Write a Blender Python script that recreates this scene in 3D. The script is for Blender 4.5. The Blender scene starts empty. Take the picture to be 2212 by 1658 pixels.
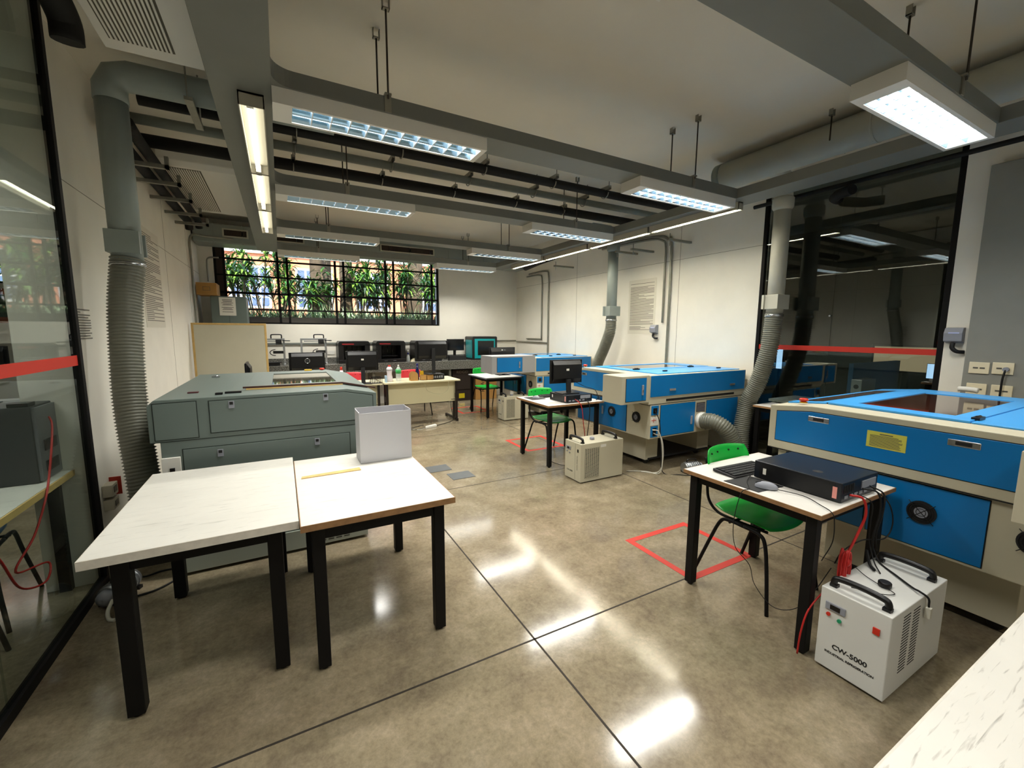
import bpy, bmesh, math, random
from mathutils import Vector, Matrix
random.seed(7)
sc = bpy.context.scene
col = sc.collection
PI = math.pi

# ------------------------------------------------------------------ materials
def s2l(h):
    h = h.lstrip('#')
    c = [int(h[i:i+2], 16)/255 for i in (0, 2, 4)]
    return tuple(x/12.92 if x <= .04045 else ((x+.055)/1.055)**2.4 for x in c) + (1,)

MATS = {}
def mat(name, colr, rough=.5, metal=0, var=0.0, scale=6, bump=0, spec=.5, coat=0, emit=None, es=0, trans=0, ior=1.45, alpha=1):
    if name in MATS: return MATS[name]
    m = bpy.data.materials.new(name); m.use_nodes = True
    nt = m.node_tree; b = nt.nodes['Principled BSDF']
    c = s2l(colr) if isinstance(colr, str) else tuple(colr)+(1,)
    b.inputs['Base Color'].default_value = c
    b.inputs['Roughness'].default_value = rough
    b.inputs['Metallic'].default_value = metal
    b.inputs['Specular IOR Level'].default_value = spec
    b.inputs['Coat Weight'].default_value = coat
    b.inputs['Transmission Weight'].default_value = trans
    b.inputs['IOR'].default_value = ior
    b.inputs['Alpha'].default_value = alpha
    if emit:
        b.inputs['Emission Color'].default_value = s2l(emit) if isinstance(emit, str) else tuple(emit)+(1,)
        b.inputs['Emission Strength'].default_value = es
    if var > 0 or bump > 0:
        geo = nt.nodes.new('ShaderNodeTexCoord')
        n = nt.nodes.new('ShaderNodeTexNoise'); n.inputs['Scale'].default_value = scale
        n.inputs['Detail'].default_value = 6; n.inputs['Roughness'].default_value = .6
        nt.links.new(geo.outputs['Object'], n.inputs['Vector'])
        if var > 0:
            r = nt.nodes.new('ShaderNodeMapRange')
            r.inputs['From Min'].default_value = .3; r.inputs['From Max'].default_value = .7
            r.inputs['To Min'].default_value = 1-var; r.inputs['To Max'].default_value = 1+var
            mx = nt.nodes.new('ShaderNodeVectorMath'); mx.operation = 'SCALE'
            mx.inputs[0].default_value = c[:3]
            nt.links.new(n.outputs['Fac'], r.inputs['Value'])
            nt.links.new(r.outputs['Result'], mx.inputs['Scale'])
            nt.links.new(mx.outputs['Vector'], b.inputs['Base Color'])
        if bump > 0:
            bp = nt.nodes.new('ShaderNodeBump'); bp.inputs['Strength'].default_value = bump
            bp.inputs['Distance'].default_value = .01
            nt.links.new(n.outputs['Fac'], bp.inputs['Height'])
            nt.links.new(bp.outputs['Normal'], b.inputs['Normal'])
    MATS[name] = m
    return m

WALL = mat('painted_wall', '#e3dfd3', .75, var=.035, scale=2.5, bump=.05)
CEIL = mat('painted_ceiling', '#d6d0c2', .85, var=.03, scale=1.2)
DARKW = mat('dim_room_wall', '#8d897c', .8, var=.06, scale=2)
PILLAR = mat('grey_paint', '#86867f', .7, var=.05, scale=3)
TRUNK = mat('grey_trunking', '#70726d', .45, var=.05, scale=3)
DUCT = mat('painted_duct', '#87908d', .38, var=.05, scale=4)
DUCTW = mat('pale_duct', '#b4b3a6', .5, var=.05, scale=3)
FIXW = mat('fixture_white', '#dedcd6', .45)
REFL = mat('mirror_reflector', '#a9c6dc', .12, 1)
LOUV = mat('louver_metal', '#e6e8ea', .3, .6)
TUBE = mat('lamp_tube', '#ffffff', .5, emit=(1, .97, .88), es=14)
TUBEH = mat('bare_lamp_tube', '#ffffff', .5, emit=(1, .95, .78), es=10)
TUBEY = mat('warm_lamp_tube', '#ffffff', .5, emit=(1, .93, .74), es=115)
TRAYM = mat('batten_tray', '#aaa698', .5)
WLAM = mat('white_laminate', '#d3d0c9', .42, var=.045, scale=9)
EDGEW = mat('chipped_edge', '#cfc9bd', .6, var=.1, scale=20)
WOODE = mat('wood_edge', '#8a6743', .6, var=.2, scale=25)
BLKST = mat('black_steel', '#0b0a0a', .55, var=.15, scale=8, spec=.25)
GRN = mat('green_plastic', '#0c9c32', .35, var=.03)
RED = mat('red_plastic', '#c8202a', .4)
CREAM = mat('cream_enamel', '#b9b39c', .45, var=.025, scale=3)
GREYE = mat('grey_enamel', '#98999a', .45, var=.02)
BLUE = mat('blue_enamel', '#006fb2', .36, var=.03, scale=2)
LBLUE = mat('blue_lid', '#3f9be0', .3, var=.02, scale=2)
TEALG = mat('grey_green_enamel', '#626e69', .4, var=.03, scale=3)
TEALD = mat('panel_gap', '#27302c', .7)
DKGAP = mat('dark_gap', '#0a0a0a', .8)
TINT = mat('tinted_acrylic', '#3b2018', .06, spec=.8, coat=.6)
TINT2 = mat('olive_acrylic', '#4b4838', .04, spec=.8, coat=.8)
CHROME = mat('chrome', '#b9bcc0', .2, .9)
ALU = mat('aluminium', '#a9acae', .35, .8)
HOSE = mat('grey_hose', '#6d6e62', .38, var=.08, scale=10)
BLKP = mat('black_plastic', '#0c0c0e', .4)
BLKM = mat('matt_black_plastic', '#151618', .6, var=.1)
SCRN = mat('dark_screen', '#050608', .12)
RUB = mat('black_rubber', '#050505', .7)
INSUL = mat('black_insulation', '#080807', .75, var=.3, scale=15, bump=.3)
PIPEG = mat('grey_pipe', '#70756f', .45, var=.08)
GALV = mat('galvanised_steel', '#8f8e84', .4, .6, var=.12, scale=12)
RODM = mat('threaded_rod', '#3b342d', .5, .5)
PAPER = mat('paper', '#d9d6cb', .7)
PAPERW = mat('white_sheet', '#c2c2c6', .6)
INK = mat('print_ink', '#55534c', .8)
INKD = mat('black_ink', '#141414', .7)
YELP = mat('yellow_sticker', '#c9c552', .6)
REDT = mat('red_tape', '#bb3023', .5)
CARD = mat('cardboard', '#a97f45', .8, var=.08, scale=8)
CARDD = mat('dark_cardboard', '#2a1f1a', .7)
WOODL = mat('pale_wood', '#c9a869', .6, var=.12, scale=14)
ORW = mat('orange_wood', '#a5532a', .55, var=.1, scale=10)
BOARD = mat('board_face', '#c0bca8', .45, var=.02)
CHALK = mat('green_board', '#3d5a48', .5, var=.15)
TEALP = mat('teal_plastic', '#0a8f94', .3)
WPLAST = mat('white_plastic', '#dcdad2', .4)
CHW = mat('white_enamel', '#cfcfca', .42, var=.02)
LEDR = mat('red_button', '#c22b18', .35)
LEDG = mat('green_button', '#128a5c', .35)
GREYP = mat('grey_plastic', '#8a8d96', .45)
BLUEP = mat('adjacent_blue_plastic', '#2f86c0', .4)
BLUED = mat('blue_partition', '#1d5a86', .7)
REDC = mat('red_cable', '#b3201c', .45)
WHC = mat('white_cable', '#c9c6b8', .5)
BRICK = mat('orange_render', '#dc8f6c', .85, var=.08, scale=1)
WHR = mat('white_render', '#eceae4', .7)
PANEB = mat('blue_pane', '#5c6f92', .3)
BARK = mat('bark', '#5a4d3c', .9, var=.35, scale=6, bump=.4)
LEAF = mat('leaf_green', '#2f6426', .5, var=.3, scale=2)
LEAFL = mat('leaf_light_green', '#6f9636', .5, var=.25, scale=2)
LEAFD = mat('leaf_dark_green', '#163a1d', .45, var=.3, scale=2)
LEAFV = mat('leaf_variegated', '#a9bf97', .55, var=.3, scale=4)
SOIL = mat('soil', '#4a4030', .9, var=.3, scale=3)
PARAP = mat('parapet_concrete', '#5d5248', .9, var=.15, scale=3)
BROWNM = mat('brown_grille', '#2c211b', .6)
SCREENB = mat('lit_screen', '#88b8e8', .4, emit='#a8ccf0', es=1.6)
SCREENT = mat('lit_map_screen', '#c8b48c', .4, emit='#c9b48e', es=.5)

def glass_mat(name, tint, rough=0.0, refl=1.0):
    # clear sheet: transparent + sharp mirror reflection by Fresnel
    m = bpy.data.materials.new(name); m.use_nodes = True
    nt = m.node_tree; nt.nodes.clear()
    o = nt.nodes.new('ShaderNodeOutputMaterial'); mx = nt.nodes.new('ShaderNodeMixShader')
    t = nt.nodes.new('ShaderNodeBsdfTransparent'); t.inputs['Color'].default_value = tuple(tint)+(1,)
    g = nt.nodes.new('ShaderNodeBsdfGlossy'); g.inputs['Roughness'].default_value = rough
    g.inputs['Color'].default_value = (.95, .97, .96, 1)
    ge = nt.nodes.new('ShaderNodeNewGeometry'); d = nt.nodes.new('ShaderNodeVectorMath'); d.operation = 'DOT_PRODUCT'
    nt.links.new(ge.outputs['Normal'], d.inputs[0]); nt.links.new(ge.outputs['Incoming'], d.inputs[1])
    def mth(op, a, b=None):
        n = nt.nodes.new('ShaderNodeMath'); n.operation = op
        for i, v in enumerate((a, b)):
            if v is None: continue
            if isinstance(v, (int, float)): n.inputs[i].default_value = v
            else: nt.links.new(v, n.inputs[i])
        return n.outputs[0]
    ca = mth('ABSOLUTE', d.outputs['Value']); p5 = mth('POWER', mth('SUBTRACT', 1.0, ca), 5.0)
    fr = mth('MULTIPLY', mth('ADD', mth('MULTIPLY', p5, .96), .04), refl)
    cl = nt.nodes.new('ShaderNodeClamp'); nt.links.new(fr, cl.inputs['Value']); nt.links.new(cl.outputs[0], mx.inputs[0])
    nt.links.new(t.outputs[0], mx.inputs[1]); nt.links.new(g.outputs[0], mx.inputs[2])
    nt.links.new(mx.outputs[0], o.inputs['Surface'])
    return m
GLASSL = glass_mat('clear_glass', (.80, .84, .82), refl=.6)
GLASSR = glass_mat('glass_of_dark_room', (.80, .84, .82), refl=1.7)
GLASSW = glass_mat('window_glass', (.97, .98, .98), refl=1)

def clear_plastic(name, tint):
    m = mat(name, tint, .1, alpha=.45, spec=.6)
    return m
PETW = mat('clear_bottle', '#dfe6e4', .12, alpha=.45)
PETG = mat('green_label', '#2f9a4e', .4)
MILKY = mat('milky_bottle', '#d9cfd3', .35)

def floor_mat():
    m = bpy.data.materials.new('polished_concrete'); m.use_nodes = True
    nt = m.node_tree; L = nt.links; b = nt.nodes['Principled BSDF']
    geo = nt.nodes.new('ShaderNodeNewGeometry')
    def noise(sc_, det, ro=.6, dist=0):
        n = nt.nodes.new('ShaderNodeTexNoise'); n.inputs['Scale'].default_value = sc_
        n.inputs['Detail'].default_value = det; n.inputs['Roughness'].default_value = ro
        n.inputs['Distortion'].default_value = dist
        L.new(geo.outputs['Position'], n.inputs['Vector']); return n
    n1 = noise(3.6, 14, .72, .15); n2 = noise(38, 8, .8, .2); n3 = noise(.6, 3)
    r1 = nt.nodes.new('ShaderNodeValToRGB')
    r1.color_ramp.elements[0].position = .32; r1.color_ramp.elements[0].color = s2l('#70665a')
    r1.color_ramp.elements[1].position = .68; r1.color_ramp.elements[1].color = s2l('#94897a')
    e = r1.color_ramp.elements.new(.5); e.color = s2l('#847a69')
    L.new(n1.outputs['Fac'], r1.inputs['Fac'])
    r2 = nt.nodes.new('ShaderNodeValToRGB')
    r2.color_ramp.elements[0].position = .3; r2.color_ramp.elements[0].color = (.66, .64, .60, 1)
    r2.color_ramp.elements[1].position = .7; r2.color_ramp.elements[1].color = (1.32, 1.31, 1.27, 1)
    L.new(n2.outputs['Fac'], r2.inputs['Fac'])
    mu = nt.nodes.new('ShaderNodeMix'); mu.data_type = 'RGBA'; mu.blend_type = 'MULTIPLY'
    mu.inputs['Factor'].default_value = .8
    L.new(r1.outputs['Color'], mu.inputs['A']); L.new(r2.outputs['Color'], mu.inputs['B'])
    r3 = nt.nodes.new('ShaderNodeValToRGB')
    r3.color_ramp.elements[0].position = .35; r3.color_ramp.elements[0].color = (1.05, 1, .92, 1)
    r3.color_ramp.elements[1].position = .7; r3.color_ramp.elements[1].color = (.9, .93, .85, 1)
    L.new(n3.outputs['Fac'], r3.inputs['Fac'])
    m2 = nt.nodes.new('ShaderNodeMix'); m2.data_type = 'RGBA'; m2.blend_type = 'MULTIPLY'
    m2.inputs['Factor'].default_value = 1
    L.new(mu.outputs['Result'], m2.inputs['A']); L.new(r3.outputs['Color'], m2.inputs['B'])
    L.new(m2.outputs['Result'], b.inputs['Base Color'])
    mr = nt.nodes.new('ShaderNodeMapRange')
    mr.inputs['From Min'].default_value = .3; mr.inputs['From Max'].default_value = .7
    mr.inputs['To Min'].default_value = .085; mr.inputs['To Max'].default_value = .16
    L.new(n1.outputs['Fac'], mr.inputs['Value']); L.new(mr.outputs['Result'], b.inputs['Roughness'])
    b.inputs['Specular IOR Level'].default_value = .55
    bp = nt.nodes.new('ShaderNodeBump'); bp.inputs['Strength'].default_value = .012; bp.inputs['Distance'].default_value = .01
    L.new(n1.outputs['Fac'], bp.inputs['Height']); L.new(bp.outputs['Normal'], b.inputs['Normal'])
    return m
FLOOR = floor_mat()

def granite():
    m = bpy.data.materials.new('grey_granite'); m.use_nodes = True
    nt = m.node_tree; b = nt.nodes['Principled BSDF']
    t = nt.nodes.new('ShaderNodeTexCoord'); v = nt.nodes.new('ShaderNodeTexNoise')
    v.inputs['Scale'].default_value = 60; v.inputs['Detail'].default_value = 3
    r = nt.nodes.new('ShaderNodeValToRGB')
    r.color_ramp.elements[0].position = .35; r.color_ramp.elements[0].color = s2l('#2f2f2c')
    r.color_ramp.elements[1].position = .68; r.color_ramp.elements[1].color = s2l('#86857e')
    nt.links.new(t.outputs['Object'], v.inputs['Vector']); nt.links.new(v.outputs['Fac'], r.inputs['Fac'])
    nt.links.new(r.outputs['Color'], b.inputs['Base Color']); b.inputs['Roughness'].default_value = .2
    return m
GRAN = granite()

def worn_white(name, dark):
    m = bpy.data.materials.new(name); m.use_nodes = True
    nt = m.node_tree; b = nt.nodes['Principled BSDF']; L = nt.links
    t = nt.nodes.new('ShaderNodeTexCoord')
    mp = nt.nodes.new('ShaderNodeMapping'); mp.inputs['Scale'].default_value = (6, 70, 10)
    mp.inputs['Rotation'].default_value = (0, 0, .35)
    n = nt.nodes.new('ShaderNodeTexNoise'); n.inputs['Scale'].default_value = 1.2; n.inputs['Detail'].default_value = 9
    n.inputs['Distortion'].default_value = 1.0
    r = nt.nodes.new('ShaderNodeValToRGB')
    r.color_ramp.elements[0].position = .28; r.color_ramp.elements[0].color = s2l(dark)
    r.color_ramp.elements[1].position = .42; r.color_ramp.elements[1].color = s2l('#d6d3cb')
    n2 = nt.nodes.new('ShaderNodeTexNoise'); n2.inputs['Scale'].default_value = 5; n2.inputs['Detail'].default_value = 5
    mr = nt.nodes.new('ShaderNodeMapRange'); mr.inputs['To Min'].default_value = .86; mr.inputs['To Max'].default_value = 1.06
    sc_ = nt.nodes.new('ShaderNodeVectorMath'); sc_.operation = 'SCALE'
    L.new(t.outputs['Object'], mp.inputs['Vector']); L.new(mp.outputs['Vector'], n.inputs['Vector'])
    L.new(n.outputs['Fac'], r.inputs['Fac']); L.new(t.outputs['Object'], n2.inputs['Vector'])
    L.new(n2.outputs['Fac'], mr.inputs['Value']); L.new(r.outputs['Color'], sc_.inputs[0])
    L.new(mr.outputs['Result'], sc_.inputs['Scale']); L.new(sc_.outputs['Vector'], b.inputs['Base Color'])
    b.inputs['Roughness'].default_value = .4
    return m
WORN = worn_white('lightly_worn_laminate', '#bdbab2'); WORN2 = worn_white('scratched_laminate', '#9f9b93')

# ------------------------------------------------------------------ mesh builder
class MB:
    def __init__(s): s.v = []; s.f = []; s.m = []; s.sm = []
    def add(s, vs, fs, m=0, sm=False):
        o = len(s.v); s.v += [tuple(v) for v in vs]
        for f in fs: s.f.append([i+o for i in f]); s.m.append(m); s.sm.append(sm)
        return s
    def box(s, x0, y0, z0, x1, y1, z1, m=0):
        x0, x1 = sorted((x0, x1)); y0, y1 = sorted((y0, y1)); z0, z1 = sorted((z0, z1))
        return s.add([(x0,y0,z0),(x1,y0,z0),(x1,y1,z0),(x0,y1,z0),(x0,y0,z1),(x1,y0,z1),(x1,y1,z1),(x0,y1,z1)],
              [(0,3,2,1),(4,5,6,7),(0,1,5,4),(1,2,6,5),(2,3,7,6),(3,0,4,7)], m)
    def prism(s, pts, ax, a0, a1, m=0):
        n = len(pts)
        def P(p, a): return {'x': (a, p[0], p[1]), 'y': (p[0], a, p[1]), 'z': (p[0], p[1], a)}[ax]
        vs = [P(p, a0) for p in pts] + [P(p, a1) for p in pts]
        area = sum(pts[i][0]*pts[(i+1) % n][1]-pts[(i+1) % n][0]*pts[i][1] for i in range(n))
        flip = (area > 0) == (ax != 'y')
        fs = [list(range(n)), list(range(n, 2*n))[::-1]] + [[i, n+i, n+(i+1) % n, (i+1) % n] for i in range(n)]
        if flip: fs = [f[::-1] for f in fs]
        return s.add(vs, fs, m)
    def tube(s, pts, r, n=8, m=0, cap=True, rad=None):
        pts = [Vector(p) for p in pts]; vs = []; fs = []
        d = (pts[1]-pts[0]).normalized()
        up = Vector((0, 0, 1)) if abs(d.z) < .9 else Vector((1, 0, 0))
        u = d.cross(up).normalized()
        for i, p in enumerate(pts):
            if i == 0: t = pts[1]-pts[0]
            elif i == len(pts)-1: t = pts[-1]-pts[-2]
            else: t = (pts[i+1]-p).normalized()+(p-pts[i-1]).normalized()
            t = t.normalized() if t.length > 1e-9 else d
            u = (u-t*u.dot(t)).normalized(); w = t.cross(u)
            rr = rad[i] if rad else r
            for k in range(n):
                a = 2*PI*k/n; vs.append(p+u*math.cos(a)*rr+w*math.sin(a)*rr)
        for i in range(len(pts)-1):
            for k in range(n):
                k2 = (k+1) % n; fs.append((i*n+k, i*n+k2, (i+1)*n+k2, (i+1)*n+k))
        s.add(vs, fs, m, True)
        if cap:
            o = len(s.v)-len(vs); e = (len(pts)-1)*n
            s.f.append([o+k for k in range(n)][::-1]); s.m.append(m); s.sm.append(False)
            s.f.append([o+e+k for k in range(n)]); s.m.append(m); s.sm.append(False)
        return s
    def cyl(s, p0, p1, r, n=16, m=0, r2=None):
        return s.tube([p0, p1], r, n, m, rad=[r, r if r2 is None else r2])
    def lathe(s, c, prof, n=20, m=0):
        vs = []; fs = []
        for (r, z) in prof:
            for k in range(n):
                a = 2*PI*k/n; vs.append((c[0]+r*math.cos(a), c[1]+r*math.sin(a), c[2]+z))
        for i in range(len(prof)-1):
            for k in range(n):
                k2 = (k+1) % n; fs.append((i*n+k, i*n+k2, (i+1)*n+k2, (i+1)*n+k))
        s.add(vs, fs, m, True)
        o = len(s.v)-len(vs); e = (len(prof)-1)*n
        s.f.append([o+k for k in range(n)][::-1]); s.m.append(m); s.sm.append(False)
        s.f.append([o+e+k for k in range(n)]); s.m.append(m); s.sm.append(False)
        return s
    def plate_hole(s, x0, x1, z0, z1, hx0, hx1, hz0, hz1, y0, y1, m=0):
        # slab in XZ with a rectangular opening
        s.box(x0, y0, z0, hx0, y1, z1, m); s.box(hx1, y0, z0, x1, y1, z1, m)
        s.box(hx0, y0, z0, hx1, y1, hz0, m); s.box(hx0, y0, hz1, hx1, y1, z1, m); return s
    def build(s, name, mats, parent=None, bevel=0, seg=2, smooth=False, label=None):
        me = bpy.data.meshes.new(name)
        off = Vector((0, 0, 0))
        if parent is not None:
            r = parent
            while r.parent: r = r.parent
            off = r.location.copy()
        me.from_pydata([tuple(Vector(v)-off) for v in s.v], [], s.f)
        if not isinstance(mats, (list, tuple)): mats = [mats]
        for mm in mats: me.materials.append(mm)
        for p, mi, sm in zip(me.polygons, s.m, s.sm):
            p.material_index = mi; p.use_smooth = sm or smooth
        me.validate(); me.update()
        o = bpy.data.objects.new(name, me); col.objects.link(o)
        if parent is not None: o.parent = parent
        if bevel > 0:
            b = o.modifiers.new('bevel', 'BEVEL'); b.width = bevel; b.segments = seg
            b.limit_method = 'ANGLE'; b.angle_limit = math.radians(40); b.harden_normals = False
        if label: o['label'] = label
        return o

def smooth_path(pts, n=8):
    P = [Vector(p) for p in pts]; P = [P[0]*2-P[1]]+P+[P[-1]*2-P[-2]]; out = []
    for i in range(1, len(P)-2):
        for k in range(n):
            t = k/n; a, b, c, d = P[i-1:i+3]
            out.append(.5*((2*b)+(-a+c)*t+(2*a-5*b+4*c-d)*t*t+(-a+3*b-3*c+d)*t**3))
    out.append(P[-2]); return out
def resample(pts, step):
    out = [pts[0]]; acc = 0
    for a, b in zip(pts[:-1], pts[1:]):
        L = (b-a).length; t = step-acc
        while t <= L: out.append(a.lerp(b, t/L)); t += step
        acc = L-(t-step)
    if (out[-1]-pts[-1]).length > step*.3: out.append(pts[-1])
    return out
def cable(pts, r, m, name, parent=None, n=6, sub=8):
    return MB().tube(smooth_path(pts, sub), r, n).build(name, m, parent)
def hose_mb(pts, r, pitch=.024, amp=.085, n=20):
    p = resample(smooth_path(pts, 12), pitch/3)
    return MB().tube(p, r, n, rad=[r*(1+(amp if i % 3 == 0 else -amp*.6)) for i in range(len(p))])

def tag(o, label, cat, group=None, kind=None):
    if label: o['label'] = label
    if cat: o['category'] = cat
    if group: o['group'] = group
    if kind: o['kind'] = kind
    return o
def thing(name, label, cat, loc=(0, 0, 0), group=None):
    o = bpy.data.objects.new(name, None); o.empty_display_size = .1
    o.location = loc; col.objects.link(o)
    return tag(o, label, cat, group)
def struct(name, mb, m, bevel=0, parent=None):
    o = mb.build(name, m, parent, bevel)
    if parent is None: o['kind'] = 'structure'
    return o
CH = {}
def kids(o): return [c for c in bpy.data.objects if c.parent == o]
def copy_tree(o, parent=None, cache=None):
    c = o.copy(); col.objects.link(c)
    if parent is not None: c.parent = parent
    for ch in kids(o): copy_tree(ch, c)
    return c
def dup(root, loc, rz=0, label=None, group=None):
    src = kids(root)
    r = root.copy(); col.objects.link(r); r.location = loc; r.rotation_euler = (0, 0, rz)
    if label: r['label'] = label
    if group: r['group'] = group
    for ch in src:
        g = kids(ch); c = ch.copy(); col.objects.link(c); c.parent = r
        for x in g:
            d = x.copy(); col.objects.link(d); d.parent = c
    return r

def text(name, body, size, loc, rot, m, parent, extrude=.0006, align='CENTER', sx=1, bold=0):
    cu = bpy.data.curves.new(name, 'FONT'); cu.body = body; cu.size = size; cu.extrude = extrude
    cu.align_x = align; cu.align_y = 'CENTER'; cu.offset = bold
    t = bpy.data.objects.new(name+'_tmp', cu); col.objects.link(t)
    dg = bpy.context.evaluated_depsgraph_get()
    me = bpy.data.meshes.new_from_object(t.evaluated_get(dg))
    bpy.data.objects.remove(t)
    M = Matrix.Translation(Vector(loc)) @ rot.to_4x4() @ Matrix.Diagonal((sx, 1, 1, 1))
    r = parent
    while r.parent: r = r.parent
    me.transform(Matrix.Translation(-r.location) @ M)
    me.materials.clear(); me.materials.append(m)
    o = bpy.data.objects.new(name, me); col.objects.link(o); o.parent = parent
    return o
from mathutils import Euler
FACE_NY = Euler((PI/2, 0, 0)).to_matrix()                 # readable from -Y
FACE_NX = Euler((PI/2, 0, -PI/2)).to_matrix()             # readable from -X
FACE_PX = Euler((PI/2, 0, PI/2)).to_matrix()              # readable from +X
FACE_UP = Matrix.Identity(3)

# ------------------------------------------------------------------ room shell
XL, XR, YB, YF, ZC = -1.22, 5.27, 9.45, -1.6, 3.56
XGL = -1.07
# floor of the whole storey
struct('floor', MB().box(-5.6, YF-.1, -.12, 9.4, YB+.1, 0), FLOOR)
struct('ceiling', MB().box(-5.6, YF-.1, ZC, 9.4, YB+.25, ZC+.15), CEIL)
# saw cut joints in the slab (thin dark grooves)
jm = MB()
for x in (-.55-1.6, 1.08, 3.33):
    jm.box(x-.005, YF, 0, x+.005, YB, .0008)
for y in (1.72, 3.92, 6.15, 8.3):
    jm.box(-1.0, y-.005, 0, XR, y+.005, .0008)
struct('trim_1', jm, mat('slab_joint', '#2e2820', .8))
# left wall, beyond the glass
lw = MB(); lw.box(XL-.12, 3.46, 0, XL, YB, ZC); lw.box(XL, 3.46, 0, XGL-.0, 3.50, ZC)
struct('wall_left', lw, WALL)
# panel seams on the left wall
sm = MB()
for y in (4.95, 6.9, 8.4): sm.box(XL, y-.003, .0, XL+.0015, y+.003, 3.3)
sm.box(XL, 3.5, 2.58, XL+.0015, YB, 2.585)
struct('trim_2', sm, mat('wall_seam', '#8d887a', .8))
# right wall : glazed 1.5 .. 3.24
rw = MB(); rw.box(XR, 3.24, 0, XR+.14, YB, ZC); rw.box(XR, YF, 0, XR+.14, 1.5, ZC)
rw.box(XR, 1.5, 3.38, XR+.14, 3.24, ZC)
struct('wall_right', rw, WALL)
sm = MB()
for y in (4.47, 6.97): sm.box(XR-.0015, y-.003, .0, XR, y+.003, 3.3)
sm.box(XR-.0015, 3.24, 2.66, XR, YB, 2.665)
struct('trim_3', sm, MATS.get('wall_seam') or WALL)
# back wall with the long window opening
WX0, WX1, WZ0, WZ1 = -1.0, 3.24, 1.71, 3.20
bw = MB()
bw.plate_hole(XL-.12, XR+.14, 0, ZC, WX0, WX1, WZ0, WZ1, YB, YB+.28)
struct('wall_back', bw, WALL)
struct('wall_front', MB().box(-5.6, YF-.12, 0, 9.4, YF, ZC), WALL)
# grey pillar on the right wall
struct('trim_4', MB().box(XR-.10, .7, 0, XR, 1.33, 2.96), PILLAR, .004)

# floor hatch plates
for i, (x, y) in enumerate(((1.53, 4.60), (1.68, 4.26))):
    h = MB().box(x-.13, y-.11, 0.0008, x+.13, y+.11, .004).build('floor_plate', mat('steel_plate', '#5c5f60', .5, .3, var=.1), bevel=.001)
    tag(h, ['grey metal plate on the concrete floor, farther of the two', 'grey metal plate on the concrete floor, nearer of the two'][i], 'floor plate', 'metal plates on the floor')
# red tape squares
def tape_sq(x0, y0, x1, y1, w, label):
    m = MB(); z0, z1 = .0009, .0016
    m.box(x0, y0, z0, x1, y0+w, z1); m.box(x0, y1-w, z0, x1, y1, z1)
    m.box(x0, y0+w, z0, x0+w, y1-w, z1); m.box(x1-w, y0+w, z0, x1, y1-w, z1)
    tag(m.build('tape_square', REDT), label, 'floor marking', 'red tape squares on the floor')
tape_sq(2.25, 1.68, 2.91, 2.29, .05, 'red tape square on the floor under the nearest green chair')
tape_sq(2.82, 4.72, 3.44, 5.38, .05, 'red tape square on the floor under the middle green chair')
tape_sq(3.02, 7.55, 3.62, 8.2, .05, 'red tape square on the floor under the farthest green chair')

# ------------------------------------------------------------------ window_1 (back)
wf = MB(); FY0, FY1 = YB+.06, YB+.10
def vbar(x, w=.035, z0=WZ0, z1=WZ1): wf.box(x-w/2, FY0, z0, x+w/2, FY1, z1)
def hbar(z, x0, x1, w=.03): wf.box(x0, FY0, z-w/2, x1, FY1, z+w/2)
cols_ = [(-.93, -.70), (-.70, .62), (.86, 1.78), (2.0, 2.68), (2.85, 3.07)]
for x in (-.98, -.845, .02, .18, 1.05, 1.21, 2.06, 2.23, 3.09, 3.225): vbar(x, .042)
for z in (1.98, 2.285, 2.60, 2.90): hbar(z, WX0, WX1, .030 if z != 2.285 else .042)
hbar(WZ1-.015, WX0, WX1, .03); hbar(WZ0+.015, WX0, WX1, .03)
w1 = wf.build('window_1', BLKST); w1['kind'] = 'structure'
for (a, b) in ((-.82, .0), (.04, .16), (.20, 1.03), (1.07, 1.19), (1.23, 2.04), (2.25, 3.07)):
    MB().box(a, FY0+.018, WZ0+.03, b, FY0+.022, WZ1-.03).build('pane', GLASSW, w1)
# brown closed strip at the left end of the window
MB().box(-.96, FY0+.01, WZ0+.03, -.865, FY0+.03, WZ1-.03).build('blind_panel', BROWNM, w1)

# ------------------------------------------------------------------ glazing left: window_2
g = MB(); g.box(XGL-.02, YF, .0, XGL+.02, 3.46, .05); g.box(XGL-.02, 3.42, .05, XGL+.02, 3.46, ZC)
w2 = g.build('window_2', BLKST, bevel=.002); w2['kind'] = 'structure'
MB().box(XGL-.005, YF, .05, XGL+.005, 2.35, ZC).build('pane', GLASSL, w2)
MB().box(XGL-.005, 2.354, .05, XGL+.005, 3.42, ZC).build('pane', GLASSL, w2)
t = MB().box(XGL+.0055, YF, 1.385, XGL+.0065, 3.42, 1.445).build('tape_band', REDT); tag(t, 'red tape band stuck across the glass wall on the left', 'tape band')
# window_3 right
g = MB(); x = XR+.02
g.box(x-.02, 3.20, 0, x+.03, 3.24, 3.38); g.box(x-.02, 1.5, 0, x+.03, 1.545, 3.38); g.box(x-.02, 1.545, 3.34, x+.03, 3.20, 3.38)
g.box(x-.02, 1.545, 0, x+.03, 3.20, .04)
w3 = g.build('window_3', BLKST, bevel=.002); w3['kind'] = 'structure'
MB().box(x-.004, 1.545, .04, x+.004, 2.42, 3.34).build('pane', GLASSR, w3)
MB().box(x-.004, 2.424, .04, x+.004, 3.20, 3.34).build('pane', GLASSR, w3)
kn = MB().lathe((0, 0, 0), [(.012, 0), (.012, .012), (.008, .016)], 12)
kn.v = [(x-.004-v[2], 2.44+v[0], 1.78+v[1]) for v in kn.v]; kn.build('glass_stud', CHROME, w3)
t = MB().box(x-.0052, 1.545, 1.395, x-.0045, 3.20, 1.45).build('tape_band', REDT); tag(t, 'red tape band stuck across the dark glass pane on the right', 'tape band')

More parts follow.
